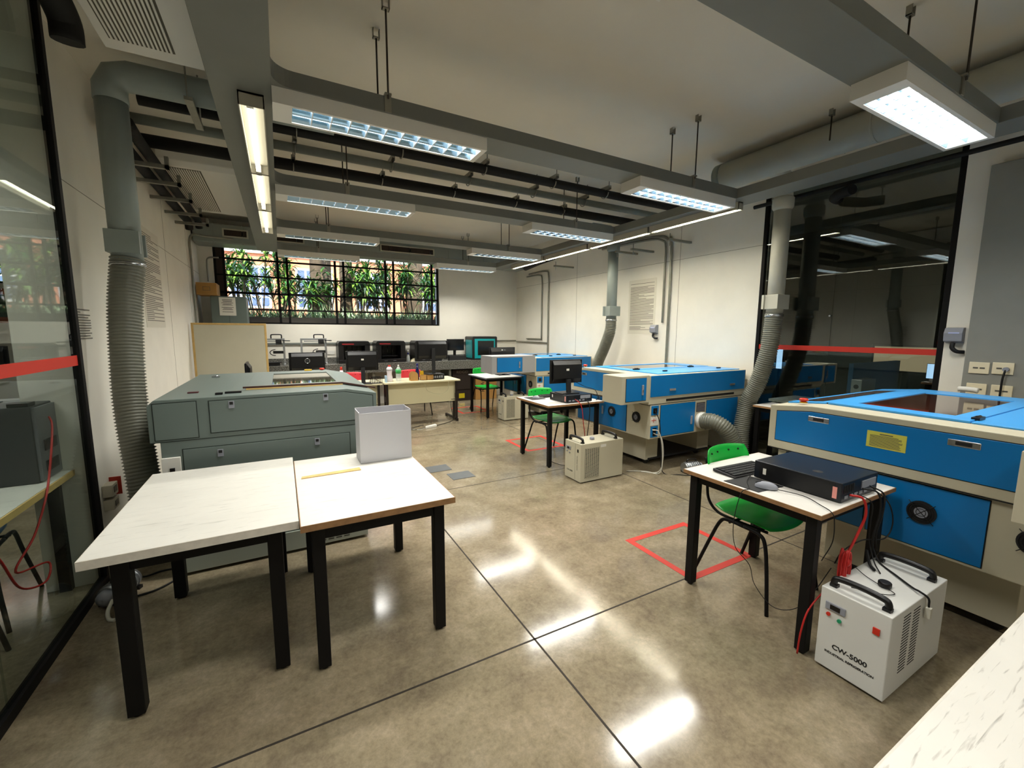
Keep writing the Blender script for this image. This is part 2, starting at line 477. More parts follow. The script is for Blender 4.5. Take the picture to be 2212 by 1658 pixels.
# ------------------------------------------------------------------ ceiling: trunking and fittings
ZT0, ZT1 = 2.935, 3.03
ROWS = [1.06, 2.84, 4.64, 6.50, 8.27]       # near edge of each row of fittings
def trunk_mb(x0, y0, x1, y1):
    m = MB(); m.box(x0, y0, ZT0, x1, y1, ZT1); return m
for i, y in enumerate(ROWS):
    nm = ['nearest', 'second', 'third', 'fourth', 'farthest'][i]
    x0 = .03 if i else -.20
    x0 = .03
    t = trunk_mb(x0, y-.01, 4.11, y+.25).build('cable_trunking', TRUNK, bevel=.003)
    tag(t, 'grey cross trunking with hanging light fittings, %s row from the camera' % nm, 'cable trunking', 'grey trunking under the ceiling')
t = trunk_mb(-.27, YF, .03, 8.55).build('cable_trunking', TRUNK, bevel=.003)
tag(t, 'wide grey trunking running to the window on the left side', 'cable trunking', 'grey trunking under the ceiling')
jn = MB()
t = trunk_mb(4.11, .8, 4.40, 8.55).build('cable_trunking', TRUNK, bevel=.003)
tag(t, 'grey trunking running along the right wall above the lasers', 'cable trunking', 'grey trunking under the ceiling')
# rounded inner corner pieces
def gusset(cx, cy, sx, sy, r, label):
    pts = [(cx-sx*.01, cy-sy*.01)]+[(cx+sx*r*(1-math.sin(a)), cy+sy*r*(1-math.cos(a))) for a in [PI/2*k/8 for k in range(9)]]
    m = MB().prism(pts, 'z', ZT0+.001, ZT1-.001).build('trunking_corner', TRUNK); tag(m, label, 'trunking corner', 'curved trunking corners')
for i, y in enumerate(ROWS[1:]):
    nm = ['second', 'third', 'fourth', 'farthest'][i]
    gusset(.03, y-.01, 1, -1, .11, 'curved grey corner joining %s cross trunking to the left run' % nm)
    gusset(4.11, y+.25, -1, 1, .11, 'curved grey corner joining %s cross trunking to the right run' % nm)

# louvred fitting: origin = near left corner, z = 2.85
def fixture(x, y, label, flip=False, L=1.31, energy=38):
    z0, z1 = 2.85, 2.936; W = .24
    r = thing('light_fitting', label, 'light fitting', (x, y, z0), 'louvred light fittings under the trunking')
    a, b = (.10, .035) if not flip else (.035, .10)
    if flip: a, b = .10, .035
    h = MB(); h.box(x, y, z0, x+L, y+.022, z1); h.box(x, y+W-.022, z0, x+L, y+W, z1)
    h.box(x, y+.022, z0, x+a, y+W-.022, z1); h.box(x+L-b, y+.022, z0, x+L, y+W-.022, z1)
    h.box(x+a, y+.022, z1-.006, x+L-b, y+W-.022, z1)
    h.build('housing', FIXW, r)
    rf = MB()                                        # two parabolic troughs
    for k in (0, 1):
        ya = y+.024+k*.097; pts = []
        for q in range(9):
            u = q/8; pts.append((ya+u*.096, z0+.006+.062*(1-(2*u-1)**2)**.5 if 0 < u < 1 else z0+.006))
        for q in range(8):
            (y0_, za), (y1_, zb) = pts[q], pts[q+1]
            rf.add([(x+a, y0_, za), (x+L-b, y0_, za), (x+L-b, y1_, zb), (x+a, y1_, zb)], [(0, 1, 2, 3)], 0, True)
    rf.build('reflector', REFL, r)
    for k in (0, 1):
        yc = y+.072+k*.097
        MB().cyl((x+a+.01, yc, z0+.045), (x+L-b-.01, yc, z0+.045), .011, 10).build('lamp_tube', TUBE, r)
    n = 11
    for k in range(1, n):
        xx = x+a+(L-a-b)*k/n; lo = MB()
        for q in (0, 1):
            ya = y+.026+q*.097
            lo.add([(xx-.003, ya, z0+.002), (xx+.003, ya, z0+.002), (xx+.003, ya+.092, z0+.002), (xx-.003, ya+.092, z0+.002),
                    (xx-.0005, ya, z0+.034), (xx+.0005, ya, z0+.034), (xx+.0005, ya+.092, z0+.034), (xx-.0005, ya+.092, z0+.034)],
                   [(0, 3, 2, 1), (4, 5, 6, 7), (0, 1, 5, 4), (1, 2, 6, 5), (2, 3, 7, 6), (3, 0, 4, 7)])
        lo.build('louver_fin', LOUV, r)
    ld = bpy.data.lights.new('lamp_light', 'AREA'); ld.shape = 'RECTANGLE'; ld.size = L-a-b; ld.size_y = W-.05
    ld.energy = energy; ld.color = (1, .965, .885); ld.spread = math.radians(136)
    lo_ = bpy.data.objects.new('lamp_light', ld); col.objects.link(lo_); lo_.parent = r
    lo_.location = (a+(L-a-b)/2, W/2, -.002)
    return r
LAB = {0: 'nearest', 1: 'second', 2: 'third', 3: 'fourth', 4: 'farthest'}
for i, y in enumerate(ROWS):
    if True: fixture(.03, y, 'white louvred light fitting, left end of the %s trunking row' % LAB[i], energy=38 if i else 22)
    fixture(2.80, y, 'bright white louvred light fitting, right end of the %s trunking row' % LAB[i], energy=33 if i else 22)

for x in (.03, 2.80):
    fixture(x, -.74, 'white louvred light fitting behind the camera, %s' % ('left' if x < 1 else 'right'), energy=20)
t = trunk_mb(.03, -.75, 4.11, -.49).build('cable_trunking', TRUNK, bevel=.003)
tag(t, 'grey cross trunking with light fittings behind the camera', 'cable trunking', 'grey trunking under the ceiling')
# bare batten runs
def batten(x, y0, y1, label, w=.13, tube=None):
    z0, z1 = 2.86, 2.936
    r = thing('batten_light', label, 'batten light', (x, y0, z0), 'bare tube battens under the side trunking')
    h = MB()
    h.box(x-w/2, y0, z1-.012, x+w/2, y1, z1); h.box(x-w/2, y0, z0, x-w/2+.006, y1, z1-.012); h.box(x+w/2-.006, y0, z0, x+w/2, y1, z1-.012)
    h.box(x-w/2, y0, z0, x+w/2, y0+.006, z1); h.box(x-w/2, y1-.006, z0, x+w/2, y1, z1)
    h.build('housing', TRAYM, r)
    MB().cyl((x-.01, y0+.04, z0+.02), (x-.01, y1-.04, z0+.02), .014, 12).build('lamp_tube', tube or TUBEH, r)
    MB().box(x-.025, y0+.008, z0+.004, x+.01, y0+.04, z1-.012).box(x-.025, y1-.04, z0+.004, x+.01, y1-.008, z1-.012).build('lamp_holder', WPLAST, r)
for k in range(3):
    batten(-.075, 2.98+k*1.22, 2.98+k*1.22+1.2, ['bare tube batten under left trunking, nearest of three', 'bare tube batten under left trunking, middle one with exposed wiring', 'bare tube batten under left trunking, end nearest the window'][k])
for k in range(4):
    batten(4.26, 2.88+k*1.24, 2.88+k*1.24+1.22, 'bare tube batten under right trunking, %s from the camera' % ['first', 'second', 'third', 'fourth'][k], w=.07, tube=TUBEY)

# hanger rods with brackets
def hanger(x, y, z0, label, group='threaded hanger rods'):
    r = thing('hanger_rod', label, 'hanger rod', (x, y, z0), group)
    MB().cyl((x, y, z0), (x, y, ZC-.05), .006, 8).build('rod', RODM, r)
    MB().box(x-.022, y-.016, ZC-.055, x+.022, y+.016, ZC-.049).box(x-.022, y-.016, ZC-.055, x-.018, y+.016, ZC).box(x+.018, y-.016, ZC-.055, x+.022, y+.016, ZC).build('ceiling_bracket', GALV, r)
for i, y in enumerate(ROWS):
    for x in (.66, 3.46):
        if i == 0 and x < 1: continue
        for k, yy in enumerate((y-.025, y+.265)):
            hanger(x, yy, ZT1-.02, 'thin hanger rod on the %s side of the %s trunking row, %s' % (['near', 'far'][k], LAB[i], 'left' if x < 1 else 'right'))
        s = MB(); s.box(x-.02, y-.03, ZT1, x+.02, y+.27, ZT1+.012); s.box(x-.02, y-.018, ZT0-.0, x+.02, y-.012, ZT1)
        o = s.build('trunking_strap', GALV); tag(o, 'metal strap over the %s trunking row on the %s' % (LAB[i], 'left' if x < 1 else 'right'), 'strap', 'metal straps on trunking')

# horizontal pipes crossing the room between row 2 and 3
def xpipe(y, z, r, m, x0, x1, label, name='ceiling_pipe'):
    o = MB().tube([(x0+(x1-x0)*k/8, y, z) for k in range(9)], r, 14).build(name, m); tag(o, label, 'pipe', 'pipes crossing under the ceiling')
xpipe(4.42, 3.35, .048, INSUL, -.86, 5.1, 'black insulated pipe crossing the room, nearest of three')
xpipe(4.86, 3.36, .042, PIPEG, -1.1, 5.25, 'grey pipe crossing the room between the black pipes')
xpipe(5.36, 3.36, .058, INSUL, -1.1, 5.2, 'thick black insulated pipe crossing the room, farthest of three')
bi = 0
for x in (.22, 1.15, 2.05, 2.95, 3.75):
    for y, z in ((4.42, 3.35), (4.86, 3.36), (5.36, 3.36)):
        r = thing('pipe_clamp', 'steel channel clamp holding ceiling pipe near x', 'pipe clamp', (x, y, z), 'pipe clamps')
        MB().box(x-.02, y-.10, z+.055, x+.02, y+.10, z+.075).box(x-.02, y-.1, z+.03, x-.016, y+.1, z+.055).box(x+.016, y-.1, z+.03, x+.02, y+.1, z+.055).build('channel', GALV, r)
        MB().tube([(x, y+.07*math.cos(a), z+.0+.058*math.sin(a)) for a in [PI+PI*k/8 for k in range(9)]], .006, 6).build('ring', GALV, r)
        MB().cyl((x, y-.08, z+.06), (x, y-.08, ZC), .004, 6).build('rod', RODM, r)
        r['label'] = 'steel clamp on the %s crossing pipe, %s from the left' % ({4.42: 'nearest black', 4.86: 'grey', 5.36: 'farthest black'}[y], ['first', 'second', 'third', 'fourth', 'fifth'][bi])
    bi += 1

# pipes and brackets along the left wall
for k, (x, z, rr) in enumerate(((-1.10, 3.17, .05), (-.98, 3.20, .045))):
    pts = smooth_path([(x, 4.6, z+.03), (x, 5.2, z), (x, 7.6, z), (x+.0, 7.9, z), (x+.0, 7.98, z-.1)], 5)
    o = MB().tube(pts, rr, 12).build('wall_pipe', INSUL)
    tag(o, ['black insulated pipe against the left wall under the ceiling', 'black insulated pipe beside the left wall pipe, farther from the wall'][k], 'pipe', 'black pipes along the left wall')
for k, y in enumerate((5.2, 5.75, 6.4, 7.1, 7.7)):
    o = MB().box(XL, y-.02, 3.08, -.83, y+.02, 3.115).box(-.86, y-.02, 3.08, -.83, y+.02, 3.19).build('wall_bracket', GALV)
    tag(o, 'steel channel bracket under the left wall pipes, %s from the camera' % ['first', 'second', 'third', 'fourth', 'fifth'][k], 'bracket', 'steel brackets on the left wall')
# black insulated elbow at the top left corner
p = smooth_path([(-1.13, 1.9, 3.36), (-1.02, 2.7, 3.35), (-.95, 3.15, 3.33), (-.93, 3.34, 3.26), (-.93, 3.37, 3.15)], 6)
o = MB().tube(p, .07, 14).build('insulated_elbow', INSUL); tag(o, 'thick black insulated pipe elbow hanging at the top left corner', 'pipe')

# ceiling air conditioners, left
def aircon(x0, y0, x1, y1, label):
    z0, z1 = 3.34, 3.54
    r = thing('ceiling_air_conditioner', label, 'air conditioner', (x0, y0, z0), 'flat air conditioners under the ceiling')
    b = MB(); pts = [(y0, z0+.05), (y0+.05, z0), (y1-.12, z0), (y1, z0+.10), (y1, z1), (y0, z1)]
    b.prism(pts, 'x', x0, x1); b.build('body', FIXW, r, .006)
    gx0, gx1 = x0+.06, x0+.36
    g_ = MB(); k = gx0
    while k < gx1: g_.box(k, y0+.10, z0-.008, k+.011, y1-.25, z0); k += .022
    g_.build('intake_grille', FIXW, r)
    MB().box(gx0-.01, y0+.09, z0-.0018, gx1+.01, y1-.24, z0-.0008).build('filter', mat('dusty_filter', '#5c584c', .9), r)
aircon(-.86, 2.05, -.30, 3.85, 'white ceiling air conditioner with slotted grille, nearest, top left')
aircon(-1.05, 5.9, -.30, 8.1, 'white ceiling air conditioner beyond the left pipes, farther one')

# duct along the back wall
r = thing('air_duct', 'grey ribbed air duct above the window on the back wall', 'air duct', (XL, 8.9, 3.06))
b = MB(); b.box(XL+.02, 8.92, 3.06, XR-.02, 9.40, 3.38); b.build('duct_body', DUCT, r, .02)
rb = MB(); x = XL+.3
while x < XR-.2: rb.box(x, 8.91, 3.055, x+.018, 8.925, 3.385); x += .42
rb.build('seam_rib', DUCT, r)
for (a, c) in ((-.78, -.40), (-.12, .48), (1.84, 2.96)):
    fr = MB().plate_hole(a, c, 3.17, 3.31, a+.025, c-.025, 3.19, 3.29, 8.895, 8.92).build('grille_frame', DUCTW, r)
    MB().box(a+.02, 8.91, 3.185, c-.02, 8.918, 3.295).build('grille_slot', BROWNM, fr)

# round white duct on the right
r = thing('round_duct', 'large pale round duct running along the right side under the ceiling', 'air duct', (4.62, 3.3, 3.36))
MB().cyl((4.62, 3.35, 3.38), (4.62, -1.2, 3.38), .145, 28).build('duct_body', DUCTW, r)
MB().cyl((4.62, 3.34, 3.38), (4.62, 3.42, 3.38), .148, 28).build('end_cap', DUCT, r)
MB().cyl((4.62, 1.9, 3.38), (4.62, 1.92, 3.38), .148, 28).build('seam_ring', DUCTW, r)
for k, y in enumerate((2.17, 2.24)):
    hanger([4.40, 4.83][k], y, 3.3, 'rod holding the round duct on the right, %s side' % ['left', 'wall'][k])
# black conduit by right wall
for k, (x, z) in enumerate(((5.05, 3.18), (5.14, 3.10))):
    o = MB().cyl((x, 3.3, z), (x, -1.2, z), .022, 10).build('wall_pipe', INSUL)
    tag(o, ['black pipe above the dark glass pane on the right, upper', 'black pipe above the dark glass pane on the right, lower'][k], 'pipe', 'black pipes above the right glass')
# insulated pipe end on the right wall at back
o = MB().tube([(4.75, 6.7, 3.05), (4.8, 7.6, 3.02), (4.85, 8.3, 2.98)], .055, 12).build('insulated_pipe', INSUL); tag(o, 'black insulated pipe end hanging near the far right corner', 'pipe')
o = MB().tube([(4.95, 2.2, 2.98), (5.02, 2.35, 2.98), (5.15, 2.44, 2.99), (5.24, 2.45, 2.99)], .05, 12).build('insulated_pipe', INSUL); tag(o, 'short black pipe stub beside the top of the nearest right exhaust pipe', 'pipe')
# cantilever brackets on right wall
for k, (y, z) in enumerate(((4.3, 2.86), (5.0, 2.84), (5.35, 2.86), (7.1, 2.86))):
    o = MB().box(4.80, y-.02, z, XR, y+.02, z+.03).cyl((4.84, y, z-.07), (4.84, y, z+.1), .006, 6).build('wall_bracket', GALV)
    tag(o, 'steel arm bracket on the right wall, %s from the camera' % ['first', 'second', 'third', 'fourth'][k], 'bracket', 'steel brackets on the right wall')

# ------------------------------------------------------------------ exhaust pipes and hoses
def exhaust(name, x, y, ztop, zc, hose_pts, r_, label, m=DUCT):
    pr = .005 if x < 0 else .03
    r = thing(name, label, 'exhaust pipe', (x, y, 0))
    MB().cyl((x, y, zc), (x, y, ztop), r_, 28).build('vertical_pipe', m, r)
    if x > 0: MB().lathe((x, y, ztop-.14), [(r_+.002, 0), (r_+.02, .03), (r_+.022, .12), (r_+.004, .14)], 28).build('collar', m, r)
    c = MB()
    c.box(x-r_-pr, y-r_-.006, zc+.06, x+r_+pr, y-r_+.02, zc+.22); c.box(x-r_-pr, y+r_-.02, zc+.06, x+r_+pr, y+r_+.006, zc+.22)
    c.box(x-r_-.005, y-r_, zc+.06, x-r_+.02, y+r_, zc+.22)
    c.build('damper_box', m, r, .003)
    MB().lathe((x, y, zc-.025), [(r_+.008, 0), (r_+.012, .01), (r_+.008, .03)], 28).build('hose_clamp', CHROME, r)
    hose_mb(hose_pts, r_+.004).build('flexible_hose', HOSE, r)
    return r
# left: vertical pipe and big elbow going right over the trunking
lx, ly = -.955, 4.15
e = exhaust('exhaust_pipe', lx, ly, 3.20, 2.08, [(lx, ly, 2.10), (-.985, 4.08, 1.7), (-.985, 3.98, 1.1), (-.93, 3.85, .6), (-.89, 3.78, .2), (-.89, 3.78, .06)], .092,
            'grey exhaust pipe with ribbed hose by the left wall')
R0 = .092
MB().tube([(lx, ly, 3.18), (lx, ly, 3.27), (lx+.035, ly, 3.345), (lx+.12, ly, 3.37), (-.1, ly, 3.37), (.5, ly, 3.37)], R0+.006, 28).build('elbow_duct', DUCT, e)
# strap hanger for the horizontal run
h = thing('pipe_hanger', 'galvanised channel hanger under the left horizontal duct', 'pipe hanger', (-.47, 4.0, 3.2))
MB().cyl((-.5, 4.02, 3.22), (-.5, 4.02, ZC), .006, 6).cyl((-.46, 4.3, 3.22), (-.46, 4.3, ZC), .006, 6).build('rod', GALV, h)
MB().box(-.505, 3.9, 3.20, -.455, 4.42, 3.225).build('channel', GALV, h)
# right middle
x, y = 4.95, 5.57
e2 = exhaust('exhaust_pipe', x, y, 3.05, 1.80, [(x, y, 1.82), (x, y+.02, 1.6), (x-.0, y+.16, 1.3), (x-.02, y+.30, 1.0), (x-.02, y+.36, .6), (x-.05, y+.3, .1)], .085,
        'grey exhaust pipe with ribbed hose behind the middle blue laser')
MB().tube([(x, y, 3.03), (x, y, 3.12), (x-.03, y, 3.2), (x-.12, y, 3.24), (4.5, y, 3.24)], .09, 24).build('elbow_duct', DUCT, e2)
# right near, with the branch hose to the laser
x, y = 4.97, 2.86
e3 = exhaust('exhaust_pipe', x, y, 3.08, 1.80, [(x, y, 1.82), (x, y+.03, 1.4), (x-.0, y+.13, 1.0), (x-.02, y+.22, .75), (x-.08, y+.24, .4), (x-.12, y+.2, .06)], .085,
        'grey exhaust pipe with ribbed hose in front of the dark glass pane', DUCTW)
MB().tube([(x, y, 3.05), (x, y, 3.16), (x-.04, y, 3.28), (x-.16, y, 3.34), (4.7, y, 3.36)], .09, 24).build('elbow_duct', DUCTW, e3)
o = hose_mb([(4.36, 3.24, .55), (4.38, 3.10, .56), (4.45, 3.0, .48), (4.55, 2.95, .30), (4.66, 2.93, .13), (4.74, 2.93, .09)], .088).build('flexible_hose', HOSE)
tag(o, 'bent ribbed hose leaving the front of the middle blue laser', 'hose')

# ------------------------------------------------------------------ blue laser cutters
def laser(X, Y, L, D, label, box=(-.40, .30), boxz=(.83, 1.13), boxm=None, door_x=None, sticker=False, lens=1.0):
    boxm = boxm or CREAM
    r = thing('laser_cutter', label, 'laser cutter', (X, Y, 0), 'blue and cream laser cutting machines')
    P = lambda x, y, z: (X+x, Y+y, z)
    def B(m, x0, y0, z0, x1, y1, z1, i=0): return m.box(X+x0, Y+y0, z0, X+x1, Y+y1, z1, i)
    zt = 1.125
    m = MB(); pr = [(Y, .80), (Y, zt), (Y+D-.26, zt), (Y+D, zt-.03), (Y+D, .80)]
    m.prism(pr, 'x', X, X+L); m.build('upper_body', CREAM, r, .005)
    m = MB(); B(m, .03, .0, .41, L-.05, D-.06, .80); m.build('lower_cabinet', CREAM, r, .004)
    m = MB(); B(m, -.001, .0, .795, L, D, .80); m.build('seam_line', DKGAP, r)
    # left side blue panel with two cup handles
    m = MB(); m.prism([(Y+.05, .86), (Y+.05, 1.085), (Y+D-.26, 1.088), (Y+D-.05, 1.06), (Y+D-.05, .86)], 'x', X-.005, X+.002)
    sp = m.build('side_panel', BLUE, r, .0015)
    m = MB(); m.prism([(Y+.046, .856), (Y+.046, 1.089), (Y+D-.26, 1.092), (Y+D-.046, 1.064), (Y+D-.046, .856)], 'x', X-.002, X+.001)
    m.build('panel_gap', DKGAP, r)
    for yy in (.47, 1.13):
        m = MB(); B(m, -.009, yy-.06, 1.028, -.004, yy+.06, 1.062); h = m.build('cup_handle', CHROME, sp, .002)
        m = MB(); B(m, -.0105, yy-.03, 1.036, -.009, yy+.03, 1.054)
        m.build('latch_slot', BLKM, sp)
    # long face towards -Y
    m = MB(); B(m, .02, -.005, .885, L-.02, .002, zt-.006); fp = m.build('front_panel', BLUE, r, .0015)
    for xx in (.36, L-.27):
        m = MB(); B(m, xx-.05, -.012, .94, xx+.05, -.004, .966); m.build('cup_handle', CHROME, fp, .002)
    m = MB(); B(m, .27, -.004, .825, L-.22, .002, .85); m.build('feed_slot', DKGAP, r)
    for k, (a, c) in enumerate(((.19, .76), (.97, 1.56))):
        m = MB(); B(m, a-.005, -.003, .425, c+.005, .0, .785); m.build('door_gap', DKGAP, r)
        m = MB(); B(m, a, -.007, .43, c, .0, .78); d = m.build('door', BLUE, r, .0015)
        hx = c-.06 if k == 0 else a+.05
        m = MB(); B(m, hx-.012, -.018, .52, hx+.012, -.007, .62); m.build('bar_handle', GREYP, d, .002)
    # ventilation grille
    m = MB(); B(m, .79, -.004, .655, .94, .0, .765); gr = m.build('vent_grille', BROWNM, r)
    m = MB()
    for q in range(7): B(m, .795, -.008, .665+q*.014, .935, -.004, .670+q*.014)
    m.build('slat', GREYP, gr)
    # hose port
    m = MB(); m.cyl(P(.87, -.06, .55), P(.87, 0, .55), .098, 24); m.build('hose_port', WPLAST, r)
    # sockets column
    m = MB()
    B(m, .045, -.006, .68, .155, .0, .785); B(m, .045, -.006, .43, .155, .0, .555)
    so = m.build('socket_panel', BLUE, r, .001)
    m = MB(); B(m, .07, -.010, .70, .13, -.006, .76); B(m, .075, -.010, .445, .125, -.006, .535); m.build('socket', BLKP, so)
    m = MB(); B(m, .04, -.006, .565, .16, .0, .66); pl = m.build('switch_plate', WPLAST, r, .001)
    m = MB(); B(m, .05, -.008, .62, .12, -.006, .626); B(m, .08, -.008, .60, .086, -.006, .645); m.build('red_mark', LEDR, pl)
    # lower doors on the left side
    for k, (a, c) in enumerate(((.36, .84), (.86, D-.12))):
        m = MB(); B(m, .027, a-.004, .426, .03, c+.004, .784); m.build('door_gap', DKGAP, r)
        m = MB(); B(m, .022, a, .43, .03, c, .78); d = m.build('door', BLUE, r, .0015)
        if k == 0:
            m = MB(); B(m, .01, a+.40, .57, .022, a+.42, .67); m.build('bar_handle', GREYP, d, .002)
    def fan(cx, cy, z, m0=None):
        m = MB()
        m.cyl(P(cx-.010, cy, z), P(cx, cy, z), .062, 28)
        f = m.build('cooling_fan', BLKM, r)
        m = MB()
        for q in (.020, .031, .042, .053):
            m.tube([P(cx-.013, cy+q*math.cos(a), z+q*math.sin(a)) for a in [2*PI*k/24 for k in range(25)]], .0016, 4, cap=False)
        for q in range(4):
            a = PI/4+q*PI/2; m.cyl(P(cx-.013, cy, z), P(cx-.013, cy+.078*math.cos(a), z+.078*math.sin(a)), .002, 4)
        m.build('fan_guard', BLKP, f)
        m = MB(); m.cyl(P(cx-.012, cy, z), P(cx-.0102, cy, z), .03, 20); m.build('fan_hub', GREYP, f)
    fan(.02, .60, .63); fan(.028, .20, .63)
    # control box
    bx, bd = box; z0, z1 = boxz
    m = MB(); B(m, bx, 0, z0, -.001, bd, z1); cb = m.build('control_box', boxm, r, .004)
    da, dc = door_x or (bx+.06, -.05)
    m = MB(); B(m, da-.004, -.003, z0+.026, dc+.004, 0, z1-.024); m.build('door_gap', DKGAP, cb)
    m = MB(); B(m, da, -.007, z0+.03, dc, 0, z1-.028); m.build('door', BLUE, cb, .0015)
    m = MB(); B(m, dc-.07, -.017, z0+.09, dc-.045, -.007, z0+.20); m.build('bar_handle', GREYP, cb, .002)
    m = MB(); B(m, dc-.066, -.0195, z0+.12, dc-.049, -.017, z0+.15); m.build('handle_lock', CHROME, cb, .001)
    # top: blue fixed plate, blue lid with tinted window
    m = MB(); B(m, .18, .05, zt, L-.06, .50, zt+.010); m.build('rear_cover', LBLUE, r, .003)
    m = MB(); wx0, wx1, wy0, wy1 = .32, L-.3, .60, 1.06; zz = zt+.014
    B(m, .18, .505, zt+.001, wx0, D-.27, zz); B(m, wx1, .505, zt+.001, L-.06, D-.27, zz)
    B(m, wx0, .505, zt+.001, wx1, wy0, zz); B(m, wx0, wy1, zt+.001, wx1, D-.27, zz)
    ld = m.build('lid', LBLUE, r, .002)
    m = MB(); B(m, wx0-.005, wy0-.005, zt+.0005, wx1+.005, wy1+.005, zt+.009); m.build('lid_window', TINT, ld)
    # sloping front flap with a slot window
    m = MB(); a0, a1 = Y+D-.262, Y+D-.02
    def zs(y): return zt-.03*(y-(Y+D-.26))/.26
    m.add([(X+.18, a0, zs(a0)+.010), (X+L-.06, a0, zs(a0)+.010), (X+L-.06, a1, zs(a1)+.010), (X+.18, a1, zs(a1)+.010)], [(0, 1, 2, 3)])
    m.add([(X+.18, a0, zs(a0)-.002), (X+.18, a0, zs(a0)+.010), (X+.18, a1, zs(a1)+.010), (X+.18, a1, zs(a1)-.002)], [(0, 1, 2, 3)])
    fl_ = m.build('front_flap', LBLUE, r)
    m = MB(); b0, b1 = a0+.06, a1-.05
    m.add([(X+.26, b0, zs(b0)+.012), (X+L-.3, b0, zs(b0)+.012), (X+L-.3, b1, zs(b1)+.012), (X+.26, b1, zs(b1)+.012)], [(0, 1, 2, 3)])
    m.build('slot_window', TINT, fl_)
    for xx in (.30, L-.42):
        m = MB(); B(m, xx-.045, .488, zt+.010, xx+.045, .522, zt+.026); m.cyl(P(xx-.03, .505, zt+.026), P(xx+.03, .505, zt+.026), .007, 8)
        m.build('hinge', BLKP, r, .002)
        m = MB(); B(m, xx+.14, .20, zt+.010, xx+.20, .225, zt+.024); m.build('latch', BLKP, r, .002)
    m = MB(); m.lathe(P(.10, D-.16, zt), [(.016, 0), (.016, .012), (.027, .014), (.027, .026), (.02, .031)], 20, 0)
    m.build('emergency_stop', LEDR, r)
    m = MB(); m.lathe(P(.10, D-.16, zt), [(.024, 0), (.024, .006)], 20, 0); m.build('button_base', mat('yellow_plastic', '#d4a81e', .4), r)
    # plinths
    for (a, c) in ((.26, .46), (L-.52, L-.30)):
        m = MB(); B(m, a, .26, .07, c, D-.30, .41); m.build('plinth', CREAM, r, .003)
    for a in (.33, L-.45):
        for c in (.34, D-.42):
            m = MB(); m.cyl(P(a, c, .035), P(a+.04, c, .035), .034, 16); B(m, a+.005, c-.02, .03, a+.035, c+.02, .075); m.build('castor', BLKP, r)
    m = MB(); B(m, .30, .25, .07, L-.32, D-.32, .09); m.build('base_frame', BLKM, r)
    if sticker:
        m = MB(); B(m, -.0075, .69, .94, -.005, .87, 1.035); st = m.build('warning_sticker', YELP, r, label='yellow instruction sticker')
        tl = MB()
        B(tl, -.0082, .75, 1.019, -.0075, .81, 1.024)
        rr = random.Random(3)
        for q in range(11): B(tl, -.0082, .705+.02*rr.random(), .948+q*.0062, -.0075, .855, .9507+q*.0062)
        tl.build('printed_lines', INK, st)
    return r
laser(3.50, 3.29, 1.70, 1.40, 'blue and cream laser cutter in the middle, ribbed hose at its front')
laser(3.00, .26, 1.70, 1.44, 'nearest blue and cream laser cutter, yellow sticker on its side', sticker=True, box=(-.40, .21))
laser(3.96, 6.40, 1.27, 1.35, 'farthest blue laser cutter with long grey control box', box=(-.86, .45), boxz=(.87, 1.17), boxm=GREYE, door_x=(-.76, -.27))

# ------------------------------------------------------------------ grey green laser on the left
X0, X1, Y0, Y1 = -.745, .615, 3.29, 5.02
r = thing('laser_cutter', 'large grey green laser cutter behind the white tables', 'laser cutter', (X0, Y0, 0))
m = MB(); m.prism([(X0, .90), (X0, 1.13), (X0+.035, 1.165), (.41, 1.172), (X1, 1.13), (X1, .90)], 'y', Y0, Y1)
m.build('upper_body', TEALG, r, .004)
m = MB(); m.box(X0+.05, Y0, .16, X1-.06, Y1-.05, .90); m.build('lower_body', TEALG, r, .003)
m = MB(); m.box(X0+.10, Y0-.01, .02, X1-.10, Y1-.1, .16); bp = m.build('base_panel', mat('light_grey_enamel', '#9aa095', .45), r, .003)
m = MB()
for q in range(7):
    for k in range(5): m.box(.12+k*.055, Y0-.0118, .045+q*.014, .16+k*.055, Y0-.010, .051+q*.014)
m.build('louvre_slots', DKGAP, bp)
m = MB(); m.box(X0, Y0-.0012, .898, X1, Y0, .902); m.build('seam_line', TEALD, r)
def panel(name, poly, inset=.006, latches=()):
    cx = sum(p[0] for p in poly)/len(poly); cz = sum(p[1] for p in poly)/len(poly)
    g_ = MB().prism([(p[0]+(.006 if p[0] > cx else -.006), p[1]+(.006 if p[1] > cz else -.006)) for p in poly], 'y', Y0-.001, Y0+.001).build('panel_gap', TEALD, r)
    p_ = MB().prism(poly, 'y', Y0-.005, Y0+.001).build(name, TEALG, r, .001)
    for (lx_, lz) in latches:
        a = MB().box(lx_-.016, Y0-.009, lz-.028, lx_+.016, Y0-.005, lz+.020).build('latch', GREYP, p_, .001)
        MB().box(lx_-.010, Y0-.0105, lz-.004, lx_+.010, Y0-.009, lz+.015).build('latch_slot', BLKP, p_)
panel('upper_door', [(-.43, .935), (-.43, 1.14), (.39, 1.147), (.585, 1.11), (.585, .935)], latches=((-.31, 1.115), (.26, 1.125)))
panel('side_cover', [(-.715, .915), (-.715, 1.14), (-.50, 1.145), (-.50, .915)])
panel('lower_door', [(-.585, .42), (-.585, .84), (.41, .84), (.41, .42)], latches=((-.39, .80), (.19, .805)))
